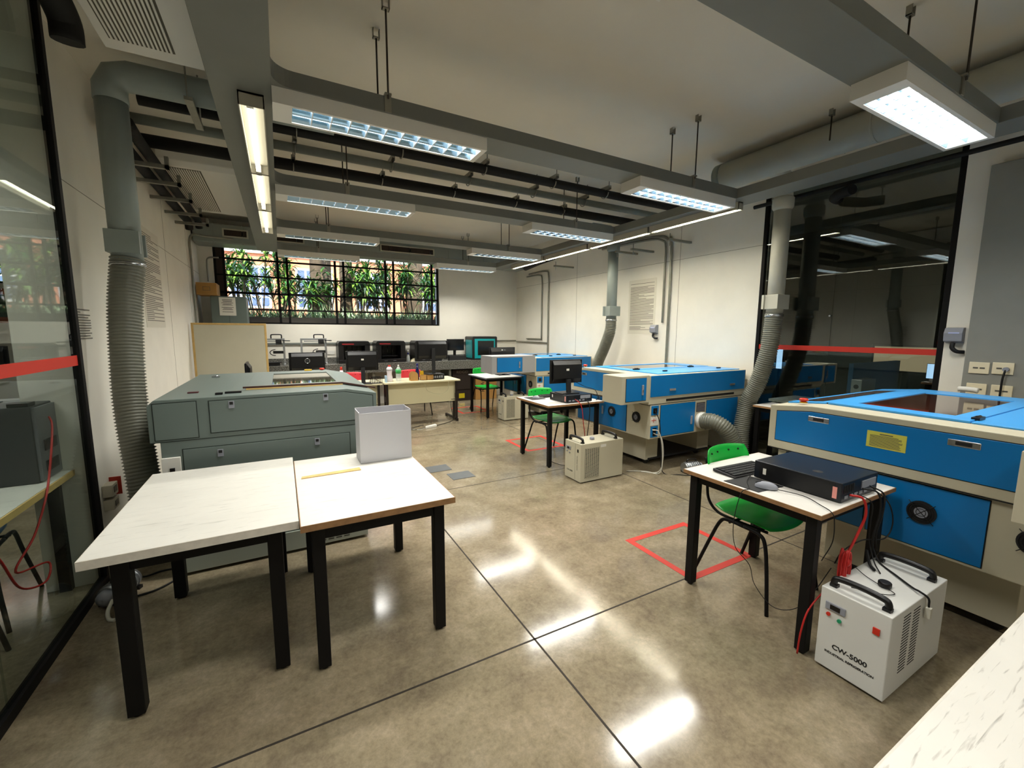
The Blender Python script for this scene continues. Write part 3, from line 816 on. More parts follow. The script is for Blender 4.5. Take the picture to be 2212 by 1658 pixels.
# lid
zt = 1.168
m = MB(); lx0, lx1, ly0, ly1 = -.24, .60, 3.58, 4.78; wx0, wx1, wy0, wy1 = -.08, .38, 3.70, 4.60
def zl(x): return zt+.016 if x < .41 else zt+.016-(x-.41)*.205
for (a, c, d_, e_) in ((lx0, wx0, ly0, ly1), (wx1, .41, ly0, ly1), (wx0, wx1, ly0, wy0), (wx0, wx1, wy1, ly1)):
    m.box(a, d_, zt+.004, c, e_, zt+.016)
m.prism([(.41, zt+.004), (.41, zt+.016), (lx1, zl(lx1)), (lx1, zl(lx1)-.012)], 'y', ly0, ly1)
ld = m.build('lid', TEALG, r, .001)
MB().box(wx0-.01, wy0-.01, zt+.003, wx1+.01, wy1+.01, zt+.011).build('lid_window', TINT2, ld)
m = MB(); m.box(lx0-.02, ly0-.02, zt+.012, .41, ly0, zt+.024); m.prism([(.41, zt+.012), (.41, zt+.024), (.66, zt-.03), (.66, zt-.042)], 'y', ly0-.02, ly0)
m.build('lid_edge', mat('dark_brown_trim', '#3a221c', .5), ld)
MB().box(lx0, ly0-.03, zt+.002, .41, ly0-.0, zt+.011).build('lid_seal', WOODL, ld)
for (x, y) in ((-.54, 4.66), (-.20, 4.56), (-.20, 3.74)):
    MB().box(x-.03, y-.02, zt, x+.03, y+.02, zt+.008).cyl((x-.02, y, zt+.01), (x+.02, y, zt+.01), .006, 8).build('hinge', CHROME, r)
MB().box(-.58, 3.55, zt-.003, -.52, 3.59, zt+.006).build('corner_tab', mat('maroon_plastic', '#4a2026', .5), r)
MB().box(-.405, 3.38, zt-.001, -.365, 3.42, zt+.012).box(-.355, 3.42, zt-.001, -.26, 3.45, zt+.012).build('limit_switch', BLKP, r)
MB().lathe((.37, 4.96, 1.165), [(.015, 0), (.015, .01), (.026, .012), (.026, .026), (.02, .03)], 18).build('emergency_stop', LEDR, r)
MB().box(.20, 4.93, 1.168, .27, 4.98, 1.185).build('status_box', MATS['yellow_plastic'], r)
# outlet on its lower left corner
o = MB().box(-.695, Y0-.02, .685, -.60, Y0, .80).build('outlet_plate', WPLAST, r, .002)
MB().box(-.655, Y0-.032, .70, -.63, Y0-.02, .735).build('rotary_knob', BLKP, o)

# ------------------------------------------------------------------ tables
def table(x0, y0, x1, y1, label, edge=EDGEW, top=WLAM, h=.75, leg=.05, inset=.05, group='white topped tables with black steel legs', th=.022, apron=.05):
    r = thing('work_table', label, 'table', ((x0+x1)/2, (y0+y1)/2, 0), group)
    MB().box(x0+.003, y0+.003, h-th, x1-.003, y1-.003, h).build('tabletop', top, r, .002)
    m = MB(); e = .004
    m.box(x0, y0, h-th-.001, x1, y0+e, h-.001); m.box(x0, y1-e, h-th-.001, x1, y1, h-.001)
    m.box(x0, y0+e, h-th-.001, x0+e, y1-e, h-.001); m.box(x1-e, y0+e, h-th-.001, x1, y1-e, h-.001)
    m.build('edge_band', edge, r)
    a, b, c, d = x0+inset, x1-inset, y0+inset, y1-inset; zt_ = h-th-.001
    for (lx_, ly_) in ((a, c), (b-leg, c), (a, d-leg), (b-leg, d-leg)):
        MB().box(lx_, ly_, .012, lx_+leg, ly_+leg, zt_).cyl((lx_+leg/2, ly_+leg/2, 0), (lx_+leg/2, ly_+leg/2, .012), leg*.35, 12).build('leg', BLKST, r, .003)
    m = MB(); t_ = .03
    m.box(a+leg, c+.01, zt_-apron, b-leg, c+.01+t_, zt_); m.box(a+leg, d-.01-t_, zt_-apron, b-leg, d-.01, zt_)
    m.box(a+.01, c+leg, zt_-apron, a+.01+t_, d-leg, zt_); m.box(b-.01-t_, c+leg, zt_-apron, b-.01, d-leg, zt_)
    m.build('frame', BLKST, r)
    return r
table(-.71, 2.04, .025, 3.13, 'white work table, left one of the pair in front of the grey laser', top=WORN, th=.036, apron=.07, leg=.06, inset=.07)
table(.028, 1.97, .745, 3.03, 'white work table with brown edge carrying the white box', edge=WOODE, top=WORN, th=.03, apron=.07, leg=.055, inset=.045)
table(2.17, .955, 2.95, 1.73, 'nearest computer table on the right, white top with brown end', edge=WOODE, leg=.05, inset=.03)
table(2.64, 3.97, 3.46, 4.72, 'middle computer table beside the green chair and laser', edge=WOODE, leg=.045, inset=.04)
table(3.22, 6.88, 3.98, 7.72, 'farthest computer table under the long grey control box', edge=GREYP, leg=.045, inset=.03)
table(4.86, 2.05, 5.24, 2.96, 'small white table between the middle and nearest blue lasers', edge=WOODE, leg=.045, inset=.02)
table(.55, -.55, 2.6, .30, 'white table cropped at the bottom right corner of the view', top=WORN2)

# white open box and wooden strip on table
r = thing('paper_box', 'open white sheet box standing on the white work table', 'box', (.56, 2.84, .75))
x0, x1, y0, y1, z0, z1 = .405, .735, 2.76, 2.93, .752, 1.075
MB().box(x0, y0, z0, x1, y0+.004, z1).build('front_panel', PAPERW, r)
MB().box(x0, y1-.004, z0, x1, y1, z1+.012).build('back_panel', PAPERW, r)
MB().box(x0, y0+.004, z0, x0+.004, y1-.004, z1+.006).build('side_panel', PAPERW, r)
MB().box(x1-.004, y0+.004, z0, x1, y1-.004, z1+.006).build('side_panel', PAPERW, r)
MB().box(x0+.004, y0+.004, z0, x1-.004, y1-.004, z0+.004).build('bottom_panel', PAPERW, r)
m = MB().prism([(.058, 2.625), (.062, 2.66), (.385, 2.685), (.387, 2.635)], 'z', .7505, .7545); tag(m.build('wooden_strip', WOODL), 'thin wooden strip lying on the white work table', 'strip')

# ------------------------------------------------------------------ chairs
def chair(label, loc, rz, plastic, group, steel=BLKST):
    r = thing('plastic_chair', label, 'chair', (0, 0, 0), group)
    # seat shell, front towards -Y
    def shell(fn, nu, nv, th, name, bev=0):
        vs = []; fs = []
        for i in range(nu+1):
            for j in range(nv+1): vs.append(fn(i/nu, j/nv))
        for i in range(nu):
            for j in range(nv): a = i*(nv+1)+j; fs.append((a, a+1, a+nv+2, a+nv+1))
        m_ = MB(); m_.add(vs, fs, 0, True); o = m_.build(name, plastic, r)
        so = o.modifiers.new('solid', 'SOLIDIFY'); so.thickness = th; so.offset = 0
        return o
    def seat(u, v):
        a = 2*u-1; b = 2*v-1
        # rounded rectangle mapping
        rx, ry = .215, .205; k = .14
        x = rx*a*(1-k*b*b*abs(a)); y = ry*b*(1-k*a*a*abs(b))
        z = .470-.020*(1-a*a)*(1-b*b)-(.018*max(0, -b-.5)/.5)+(.012*max(0, b-.6)/.4)+.010*a*a
        return (x, y-.01, z)
    shell(seat, 12, 12, .007, 'seat')
    def back(u, v):
        a = 2*u-1; b = 2*v-1; k = .13
        x = .215*a*(1-k*b*b*abs(a)); z = .735+.105*b*(1-k*a*a*abs(b)*.8)
        y = .255+.03*b-.045*a*a
        return (x, y, z)
    bk = shell(back, 14, 8, .007, 'backrest')
    hl = MB()
    for a in (-.66, -.28, .28, .66):
        y = .255+.03*.5-.045*a*a
        hl.cyl((.21*a, y-.006, .80), (.21*a, y+.006, .80), .006, 8)
    hl.build('screw_hole', DKGAP, bk)
    hl = MB()
    for (a, b) in ((-.4, .2), (.4, .2), (-.4, -.3), (.4, -.3)):
        hl.cyl((.2*a, .2*b, .446), (.2*a, .2*b, .4585), .006, 8)
    hl.build('rivet', DKGAP, r)
    for s in (-1, 1):
        x = .235*s
        pts = smooth_path([(x*1.13, -.25, .0), (x*1.02, -.215, .25), (x, -.19, .40), (x, -.15, .442), (x, -.06, .448), (x, .04, .448), (x, .09, .42), (x*1.02, .15, .28), (x*1.13, .245, 0)], 5)
        n3 = len(pts)
        MB().tube(pts[:n3//2+1], .0105, 10).build('leg', steel, r); MB().tube(pts[n3//2:], .0105, 10).build('leg', steel, r)
        p2 = smooth_path([(.16*s, -.16, .435), (.16*s, .05, .430), (.165*s, .16, .44), (.17*s, .225, .50), (.17*s, .245, .60), (.17*s, .262, .78)], 6)
        MB().tube(p2, .009, 8).build('back_post', steel, r)
    m = MB(); m.cyl((-.235, -.12, .437), (.235, -.12, .437), .008, 8).cyl((-.235, .03, .437), (.235, .03, .437), .008, 8)
    m.build('crossbar', steel, r)
    r.location = loc; r.rotation_euler = (0, 0, rz)
    return r
GC = 'green plastic chairs at the laser computers'
ch0 = chair('green plastic chair tucked under the nearest computer table', (2.60, 1.50, 0), 0, GRN, GC)
dup(ch0, (3.05, 4.52, 0), .12, 'green plastic chair tucked under the middle computer table', GC)
dup(ch0, (3.64, 7.75, 0), .05, 'green plastic chair tucked under the farthest computer table', GC)
rc = chair('red plastic chair behind the teacher desk with the bottles', (2.20, 7.95, 0), 0, RED, 'red plastic chairs behind the desks')
dup(rc, (1.10, 7.85, 0), 0, 'red plastic chair behind the second monitor from the left', 'red plastic chairs behind the desks')

# ------------------------------------------------------------------ computers
def sff_pc(x0, y0, x1, y1, z, h, label, ports='-y'):
    r = thing('desktop_computer', label, 'computer', ((x0+x1)/2, (y0+y1)/2, z), 'flat black desktop computers')
    MB().box(x0, y0, z+.004, x1, y1, z+h).build('case', mat('pc_black', '#11161f', .35), r, .004)
    MB().box(x0-.001, y0+.03, z+.006, x0, y1-.03, z+h-.006).build('side_cover', BLKP, r)
    p = MB()
    for k in range(5): p.box(x0+.03+k*.05, y0-.003, z+.02, x0+.062+k*.05, y0, z+.035)
    p.box(x0+.20, y0-.004, z+.045, x1-.03, y0, z+.085)
    p.build('rear_ports', GREYP, r)
    v = MB()
    for k in range(6): v.box(x0+.02+k*.018, y0-.002, z+.05, x0+.030+k*.018, y0, z+.09)
    v.build('rear_vents', BLKM, r)
    MB().box(x0-.002, y1-.07, z+.035, x0-.001, y1-.052, z+.07).build('white_sticker', PAPER, r)
    MB().box(x0-.002, y0+.02, z+.02, x0-.001, y0+.04, z+.08).build('pink_sticker', mat('pink_label', '#d98e84', .6), r)
    t_ = MB(); cx, cy = x0+.10, y0+.16
    t_.lathe((cx, cy, z+h), [(.024, 0), (.024, .0006)], 24); t_.build('round_badge', BLKM, r)
    for (a, b) in ((x0+.03, y0+.03), (x1-.03, y0+.03), (x0+.03, y1-.03), (x1-.03, y1-.03)):
        MB().cyl((a, b, z), (a, b, z+.005), .012, 10).build('foot', RUB, r)
    return r
sff_pc(2.41, .985, 2.79, 1.43, .75, .105, 'black desktop computer lying on the nearest computer table')
sff_pc(2.93, 4.02, 3.31, 4.38, .75, .095, 'black desktop computer under the monitor on the middle table')

def keyboard(x0, y0, x1, y1, z, rz, label):
    r = thing('keyboard', label, 'keyboard', (0, 0, 0), 'black keyboards')
    w, d = x1-x0, y1-y0
    m = MB().prism([(-d/2, 0), (-d/2, .010), (d/2, .022), (d/2, .004)], 'x', -w/2, w/2); m.build('body', BLKP, r, .002)
    k = MB(); n = 20
    for i in range(n):
        for j in range(5):
            a = -w/2+.012+i*(w-.024)/n; b = -d/2+.012+j*(d-.024)/5; zz = .0105+.012*(b+d/2)/d
            k.box(a+.002, b+.002, zz, a+(w-.024)/n-.001, b+(d-.024)/5-.002, zz+.006)
    k.build('keys', BLKM, r)
    r.location = ((x0+x1)/2, (y0+y1)/2, z); r.rotation_euler = (0, 0, rz); return r
keyboard(2.28, 1.45, 2.64, 1.60, .7505, -.05, 'black keyboard on the nearest computer table')
tag(MB().prism([(2.195, 1.27), (2.19, 1.47), (2.40, 1.445), (2.40, 1.255)], 'z', .7505, .7535).build('mouse_pad', BLKM), 'black mouse pad on the nearest computer table', 'mouse pad')
def mouse(x, y, z, rz, label):
    r = thing('computer_mouse', label, 'mouse', (0, 0, 0), 'computer mice')
    vs = []; fs = []; N, K = 10, 16
    for i in range(N+1):
        t_ = PI/2*i/N
        for k in range(K):
            a = 2*PI*k/K; vs.append((.030*math.cos(t_)*math.cos(a), .056*math.cos(t_)*math.sin(a), .034*math.sin(t_)**.8+.002))
    for i in range(N):
        for k in range(K): fs.append((i*K+k, i*K+(k+1) % K, (i+1)*K+(k+1) % K, (i+1)*K+k))
    MB().add(vs, fs, 0, True).build('shell', GREYP, r)
    MB().tube([(.0, .058*math.cos(a), .034*math.sin(a)**.8+.003) for a in [.5+k*.12 for k in range(6)]], .004, 8).build('scroll_wheel', BLKP, r)
    r.location = (x, y, z); r.rotation_euler = (0, 0, rz)
    return r
mouse(2.29, 1.285, .7536, .5, 'grey mouse beside the flat computer on the nearest table')
tag(MB().box(2.70, 4.42, .7505, 2.90, 4.64, .7535).build('mouse_pad', BLKM), 'black mouse pad on the middle computer table', 'mouse pad')
mouse(2.79, 4.48, .7536, .3, 'small silver mouse on the middle computer table')
keyboard(2.92, 4.50, 3.28, 4.64, .7505, 0, 'black keyboard behind the computer on the middle table')

def monitor(x, y, z, w, h, label, rz=0, stand='neck', logo=None, zc=None, back='plain', tilt=0, tall=False, neck=.12):
    # back of the screen faces -Y ; origin at base
    r = thing('computer_monitor', label, 'monitor', (0, 0, 0), 'black computer monitors')
    zc = zc if zc is not None else neck+h/2
    zb, zt_ = zc-h/2, zc+h/2
    m = MB(); m.box(-w/2, -.004, zb, w/2, .018, zt_)
    m.prism([(-.004, zb+.01), (-.035, zb+.06), (-.035, zt_-.06 if back != 'bevel' else zt_-.08), (-.004, zt_-.01)], 'x', -w/2+.03, w/2-.03)
    m.build('back_shell', BLKP, r, .004)
    MB().box(-w/2+.012, .018, zb+.014, w/2-.012, .0195, zt_-.012).build('screen', SCRN, r)
    MB().prism([(-.05, .01), (-.075, .01), (-.065, zc+.03 if tall else zb+.05), (-.035, zc+.03 if tall else zb+.05)], 'x', -.03, .03).build('stand_neck', BLKM, r, .003)
    MB().box(-.125, -.12, 0, .125, .08, .012).build('stand_base', BLKP, r, .006)
    if logo == 'sticker': MB().box(-.02, -.0365, zc+.01, .02, -.0352, zc+.036).build('white_sticker', PAPER, r, .0)
    if logo == 'ring':
        MB().tube([(.034*math.cos(a), -.037, zc+.02+.034*math.sin(a)) for a in [2*PI*k/28 for k in range(29)]], .0032, 6, cap=False).build('round_emblem', CHROME, r)
        text('emblem_letters', 'DELL', .026, (0, -.0372, zc+.02), FACE_NY, CHROME, r)
    if logo == 'top':
        MB().cyl((-.02, -.0365, zt_-.05), (-.02, -.0345, zt_-.05), .013, 16).build('power_dot', WPLAST, r)
        text('emblem_letters', 'DELL', .026, (.035, -.0372, zt_-.05), FACE_NY, GREYP, r)
    r.location = (x, y, z); r.rotation_euler = (0, 0, rz)
    return r
monitor(3.06, 4.22, .846, .46, .29, 'black monitor seen from behind on the middle table computer', rz=-.05, logo='sticker', neck=.12)

# ------------------------------------------------------------------ chillers
def chiller(x0, y0, w, d, h, body, label, kind, z=.012):
    # front (narrow) face looks towards -X: width w along Y, depth d along X
    r = thing('water_chiller', label, 'chiller', (x0, y0, 0), 'industrial water chillers')
    x1, y1 = x0+d, y0+w; z1 = h
    MB().box(x0, y0, z, x1, y1, z1).build('case', body, r, .004)
    for (a, b) in ((x0+.05, y0+.03), (x1-.05, y0+.03), (x0+.05, y1-.03), (x1-.05, y1-.03)):
        MB().cyl((a, b, 0), (a, b, z+.001), .016, 10).build('foot', RUB, r)
    for xx in (x0+.045, x1-.085):
        p = smooth_path([(xx, y0+.03, z1), (xx, y0+.032, z1+.030), (xx, y0+.05, z1+.044), (xx, y0+w/2, z1+.050), (xx, y1-.05, z1+.044), (xx, y1-.032, z1+.030), (xx, y1-.03, z1)], 5)
        MB().tube(p, .014, 10).box(xx-.016, y0+.018, z1, xx+.014, y0+.048, z1+.014).box(xx-.014, y1-.048, z1, xx+.014, y1-.018, z1+.014).build('handle', BLKP, r)
    cx, cy = x0+d*.42, y0+w*.45
    capm = BLKP if kind == 'white' else GREYP
    MB().lathe((cx, cy, z1), [(.024, 0), (.026, .004), (.026, .022), (.022, .026)], 16).build('filler_cap', capm, r)
    dz = z1-.075
    MB().box(x0-.006, y1-.105, dz-.022, x0, y1-.025, dz+.014).build('display', GREYP, r, .002)
    MB().box(x0-.0075, y1-.085, dz-.015, x0-.006, y1-.045, dz+.007).build('display_screen', SCRN, r)
    MB().cyl((x0-.008, y1-.04, dz-.045), (x0, y1-.04, dz-.045), .0085, 14).build('power_button', LEDR if kind == 'white' else GREYP, r)
    MB().cyl((x0-.008, y1-.085, dz-.055), (x0, y1-.085, dz-.055), .0085, 14).build('run_button', LEDG if kind == 'white' else GREYP, r)
    if kind == 'white':
        MB().box(x0-.006, y0+.035, dz-.03, x0, y0+.06, dz+.0).build('rocker_switch', LEDR, r, .001)
        text('model_text', 'CW-5000', .032, (x0-.0008, y0+w*.50, .135), FACE_NX, INKD, r, bold=.0006, sx=1.05)
        text('caption_text', 'INDUSTRIAL REFRIGERATION', .0145, (x0-.0008, y0+w*.50, .098), FACE_NX, INKD, r, sx=1.0, bold=.0003)
        s = MB()
        for g_ in range(2):
            for q in range(20): s.box(x0+.12+g_*.10, y0-.001, .10+q*.014, x0+.19+g_*.10, y0+.0005, .104+q*.014)
        s.build('vent_slots', DKGAP, r)
    else:
        MB().box(x0-.0008, y0+.095, z+.01, x0, y0+.0975, z1-.01).build('panel_seam', INK, r)
        MB().box(x0-.005, y0+.04, dz-.02, x0, y0+.06, dz+.012).build('rocker_switch', BLKP, r, .001)
        gx0, gx1, gz0, gz1 = x0+d*.10, x0+d*.42, .055, z1-.055
        bk = MB().box(gx0-.004, y0-.0012, gz0-.004, gx1+.004, y0, gz1+.004).build('grille_recess', BLKM, r)
        s = MB(); q = gz0
        while q < gz1: s.box(gx0, y0-.004, q, gx1, y0-.0012, q+.005); q += .013
        for k in range(8): s.box(gx0+k*(gx1-gx0)/7-.0015, y0-.0045, gz0, gx0+k*(gx1-gx0)/7+.0015, y0-.0012, gz1)
        s.build('grille_bars', body, bk)
        pl = MB().box(x0+d*.45, y0-.001, z1-.06, x0+d*.58, y0, z1-.03).build('type_label', PAPER, r)
        text('model_text', 'CW-5000', .026, (x0-.0008, y0+w*.68, .10), FACE_NX, INK, r)
        t_ = text('caption_text', 'INDUSTRIAL REFRIGERATION', .012, (x0-.0008, y0+.06, .21), FACE_NX @ Euler((0, 0, PI/2)).to_matrix(), INK, r)
    return r
chiller(2.20, .672, .268, .60, .405, CHW, 'white water chiller at the lower right, cables on its top', 'white')
chiller(2.69, 3.42, .28, .585, .425, CREAM, 'cream water chiller standing before the middle blue laser', 'cream')
chiller(3.43, 6.575, .25, .50, .43, CREAM, 'cream water chiller under the farthest computer table', 'cream')
# ------------------------------------------------------------------ desks at the back
def office_desk(x0, y0, x1, y1, label, h=.75):
    r = thing('office_desk', label, 'desk', ((x0+x1)/2, (y0+y1)/2, 0), 'cream office desks')
    MB().box(x0, y0, h-.025, x1, y1, h).build('desktop', mat('cream_laminate', '#d3cba9', .45, var=.02), r, .003)
    MB().box(x0+.08, y0+.10, .36, x1-.05, y0+.118, h-.03).build('modesty_panel', mat('cream_panel', '#cbc39f', .5), r)
    MB().box(x1-.14, y0+.098, .385, x1-.07, y0+.0995, .395).build('maker_plate', INKD, r)
    for xx in (x0+.03, x1-.07):
        m = MB(); m.box(xx, y0+.18, .03, xx+.035, y0+.215, h-.025); m.box(xx, y0+.05, .03, xx+.035, y0+.085, h-.025)
        m.box(xx, y0+.02, .02, xx+.035, y1-.03, .05); m.box(xx, y0+.085, .42, xx+.035, y0+.18, .50); m.box(xx, y0+.02, 0, xx+.035, y0+.06, .02); m.box(xx, y1-.07, 0, xx+.035, y1-.03, .02)
        m.build('leg', mat('brown_steel', '#1c1310', .4), r)
    return r
office_desk(1.43, 6.93, 2.74, 7.58, 'cream office desk with bottles and cardboard organisers')
office_desk(.06, 6.93, 1.40, 7.58, 'cream office desk mostly hidden behind the grey green laser')
tag(MB().box(-.60, 5.55, .72, -.10, 6.3, .75).box(-.58, 5.57, 0, -.54, 5.61, .72).box(-.16, 5.57, 0, -.12, 5.61, .72).box(-.58, 6.2, 0, -.54, 6.24, .72).box(-.16, 6.2, 0, -.12, 6.24, .72).build('side_table', BLKST), 'small table behind the grey green laser holding the edge-on monitor', 'table')
monitor(-.37, 5.95, .75, .40, .30, 'black monitor seen edge-on beyond the grey green laser', rz=PI/2*1.0, neck=.16)
monitor(.33, 7.05, .75, .49, .29, 'black monitor with round silver emblem behind the grey laser', logo='ring', zc=.37)
monitor(1.12, 7.05, .75, .49, .31, 'black monitor with white sticker left of the bottles', logo='sticker', zc=.365, rz=-.05)
monitor(2.31, 7.15, .846, .56, .32, 'black monitor on tall neck on the desk computer', zc=.42, logo='none', tall=True)
monitor(3.76, 7.30, .75, .56, .33, 'black monitor with angular back above the farthest laser', zc=.37, logo='top', back='bevel')
r = thing('desktop_computer', 'small black computer under the tall-necked monitor on the desk', 'computer', (2.35, 7.2, .75), 'flat black desktop computers')
MB().box(2.18, 7.08, .755, 2.50, 7.36, .845).build('case', BLKM, r, .006)
m = MB()
for k in range(7): m.box(2.20+k*.04, 7.076, .78, 2.225+k*.04, 7.08, .82)
m.build('rear_ports', GREYP, r)
# left desk: computer edge, basket
r = thing('wire_basket', 'black open basket beside the second monitor on the left desk', 'basket', (1.30, 6.98, .75))
m = MB(); bx0, bx1, by0, by1 = 1.22, 1.40, 6.94, 7.06
for k in range(8): xx = bx0+k*(bx1-bx0)/7; m.box(xx-.003, by0, .752, xx+.003, by0+.004, .85); m.box(xx-.003, by1-.004, .752, xx+.003, by1, .85)
m.box(bx0, by0, .845, bx1, by0+.006, .853); m.box(bx0, by1-.006, .845, bx1, by1, .853); m.box(bx0, by0, .845, bx0+.006, by1, .853); m.box(bx1-.006, by0, .845, bx1, by1, .853); m.box(bx0, by0, .7505, bx1, by1, .755)
m.build('frame', BLKP, r)
o = MB().box(1.47, 7.0, .7505, 1.49, 7.10, .86).build('blue_carton', mat('pale_blue_card', '#9db9cf', .6)); tag(o, 'small pale blue carton at the left end of the desk', 'carton')
def bottle(x, y, z, prof, body, capm, label, lab=None, labm=None, caph=.025, capr=.014, cat='bottle'):
    r = thing('bottle', label, cat, (x, y, z), 'bottles on the desks')
    MB().lathe((x, y, z+.0005), prof, 20).build('bottle_body', body, r)
    zt_ = prof[-1][1]
    MB().lathe((x, y, z+zt_), [(capr, 0), (capr, caph), (capr*.8, caph+.003)], 16).build('cap', capm, r)
    if lab: MB().lathe((x, y, z+lab[0]), [(lab[2], 0), (lab[2], lab[1]-lab[0])], 20).build('label_band', labm, r)
bottle(1.56, 7.14, .75, [(.045, 0), (.05, .01), (.05, .06), (.036, .13), (.046, .18), (.046, .22), (.022, .25)], MILKY, LEDR, 'white bottle with red cap on the desk', (.19, .215, .0475), PAPERW, .02, .022)
bottle(1.71, 7.14, .75, [(.042, 0), (.046, .01), (.044, .10), (.046, .16), (.040, .20), (.014, .245)], PETW, WPLAST, 'clear bottle with green label and white cap on the desk', (.13, .20, .047), PETG)
bottle(2.045, 7.18, .75, [(.028, 0), (.03, .01), (.03, .17), (.018, .20), (.018, .25)], mat('dark_blue_glass', '#141a4a', .15), mat('blue_cap', '#1f2470', .4), 'dark blue bottle behind the cardboard organiser', capr=.02, caph=.03)
bottle(.81, 7.12, .75, [(.03, 0), (.032, .01), (.032, .18), (.02, .22)], MILKY, LEDR, 'bottle with red cap behind the right end of the grey laser', caph=.05, capr=.018)
bottle(2.37, 9.0, .941, [(.035, 0), (.038, .01), (.036, .10), (.016, .15), (.014, .19)], PETW, WPLAST, 'small spray bottle on the granite counter', (.15, .19, .018), mat('blue_cap2', '#28306e', .4), caph=.05)
# cardboard organisers
def organiser(x, y, w, d, h, label, arch=False):
    m = MB()
    if arch:
        pts = [(-w/2, 0), (w/2, 0), (w/2, h*.6)]+[(w/2*math.cos(a), h*.6+h*.4*math.sin(a)) for a in [PI*k/8 for k in range(1, 8)]]+[(-w/2, h*.6)]
        m.prism([(x+p[0], .7505+p[1]) for p in pts], 'y', y-d/2, y-d/2+.01); m.prism([(x+p[0], .7505+p[1]) for p in pts], 'y', y+d/2-.01, y+d/2)
        m.box(x-w/2, y-d/2+.01, .7505, x+w/2, y+d/2-.01, .76)
    else:
        m.box(x-w/2, y-d/2, .7505, x+w/2, y-d/2+.006, .75+h); m.box(x-w/2, y+d/2-.006, .7505, x+w/2, y+d/2, .75+h)
        m.box(x-w/2, y-d/2+.006, .7505, x-w/2+.006, y+d/2-.006, .75+h); m.box(x+w/2-.006, y-d/2+.006, .7505, x+w/2, y+d/2-.006, .75+h); m.box(x-w/2, y-d/2, .7505, x+w/2, y+d/2, .757)
    tag(m.build('cardboard_organiser', CARD), label, 'desk organiser', 'cardboard organisers on the desk')
organiser(1.955, 7.10, .13, .10, .155, 'arched cardboard organiser left of the dark blue bottle', True)
organiser(2.12, 7.10, .09, .10, .09, 'square cardboard organiser right of the dark blue bottle')
organiser(2.235, 7.10, .11, .09, .09, 'cardboard tray at the right of the organisers')
tag(MB().box(2.09, 7.16, .7505, 2.15, 7.20, .90).build('yellow_box', mat('yellow_plastic', '#d4a81e', .4)), 'small yellow box behind the organisers on the desk', 'box')
# power strip and cable on the floor
r = thing('power_strip', 'white power strip on the floor in front of the desk', 'power strip', (2.1, 6.72, 0))
MB().prism([(2.0, 6.62), (2.02, 6.68), (2.22, 6.78), (2.22, 6.70)], 'z', .001, .035).build('body', WPLAST, r, .004)
cable([(2.22, 6.74, .01), (2.4, 6.85, .006), (2.6, 7.0, .006), (2.70, 7.2, .006), (2.7, 7.3, .2), (2.68, 7.32, .6)], .005, RUB, 'cord', r)
cable([(2.0, 6.66, .01), (1.85, 6.62, .006), (1.75, 6.7, .006), (1.95, 6.85, .006), (2.05, 6.9, .006)], .004, RUB, 'cord', r)
cable([(2.0, 6.64, .01), (1.9, 6.6, .005), (1.8, 6.66, .005)], .004, WHC, 'cord', r)
cable([(2.1, 6.93, .70), (2.15, 6.925, .58), (2.35, 6.925, .52), (2.5, 6.925, .58), (2.52, 6.93, .72)], .003, mat('beige_cable', '#9a9478', .6), 'hanging_cable') ; tag(bpy.data.objects['hanging_cable'], 'thin cable looping in front of the desk panel', 'cable')

# ------------------------------------------------------------------ back counter
CF, CT = 8.83, .94
r = thing('granite_counter', 'long speckled grey granite counter along the back wall', 'counter', (2.1, CF, 0))
MB().box(-.35, CF, CT-.03, 4.9, YB-.001, CT).build('counter_top', GRAN, r, .003)
MB().box(-.35, CF, CT-.19, 4.9, CF+.03, CT-.03).build('apron', GRAN, r)
for x in (-.33, 1.6, 3.25, 4.84): MB().box(x, CF+.06, 0, x+.05, YB-.002, CT-.03).build('support', WALL if x > 4 else GALV, r)
MB().box(-.35, YB-.02, CT, 4.9, YB-.001, CT+.10).build('backsplash', GRAN, r)
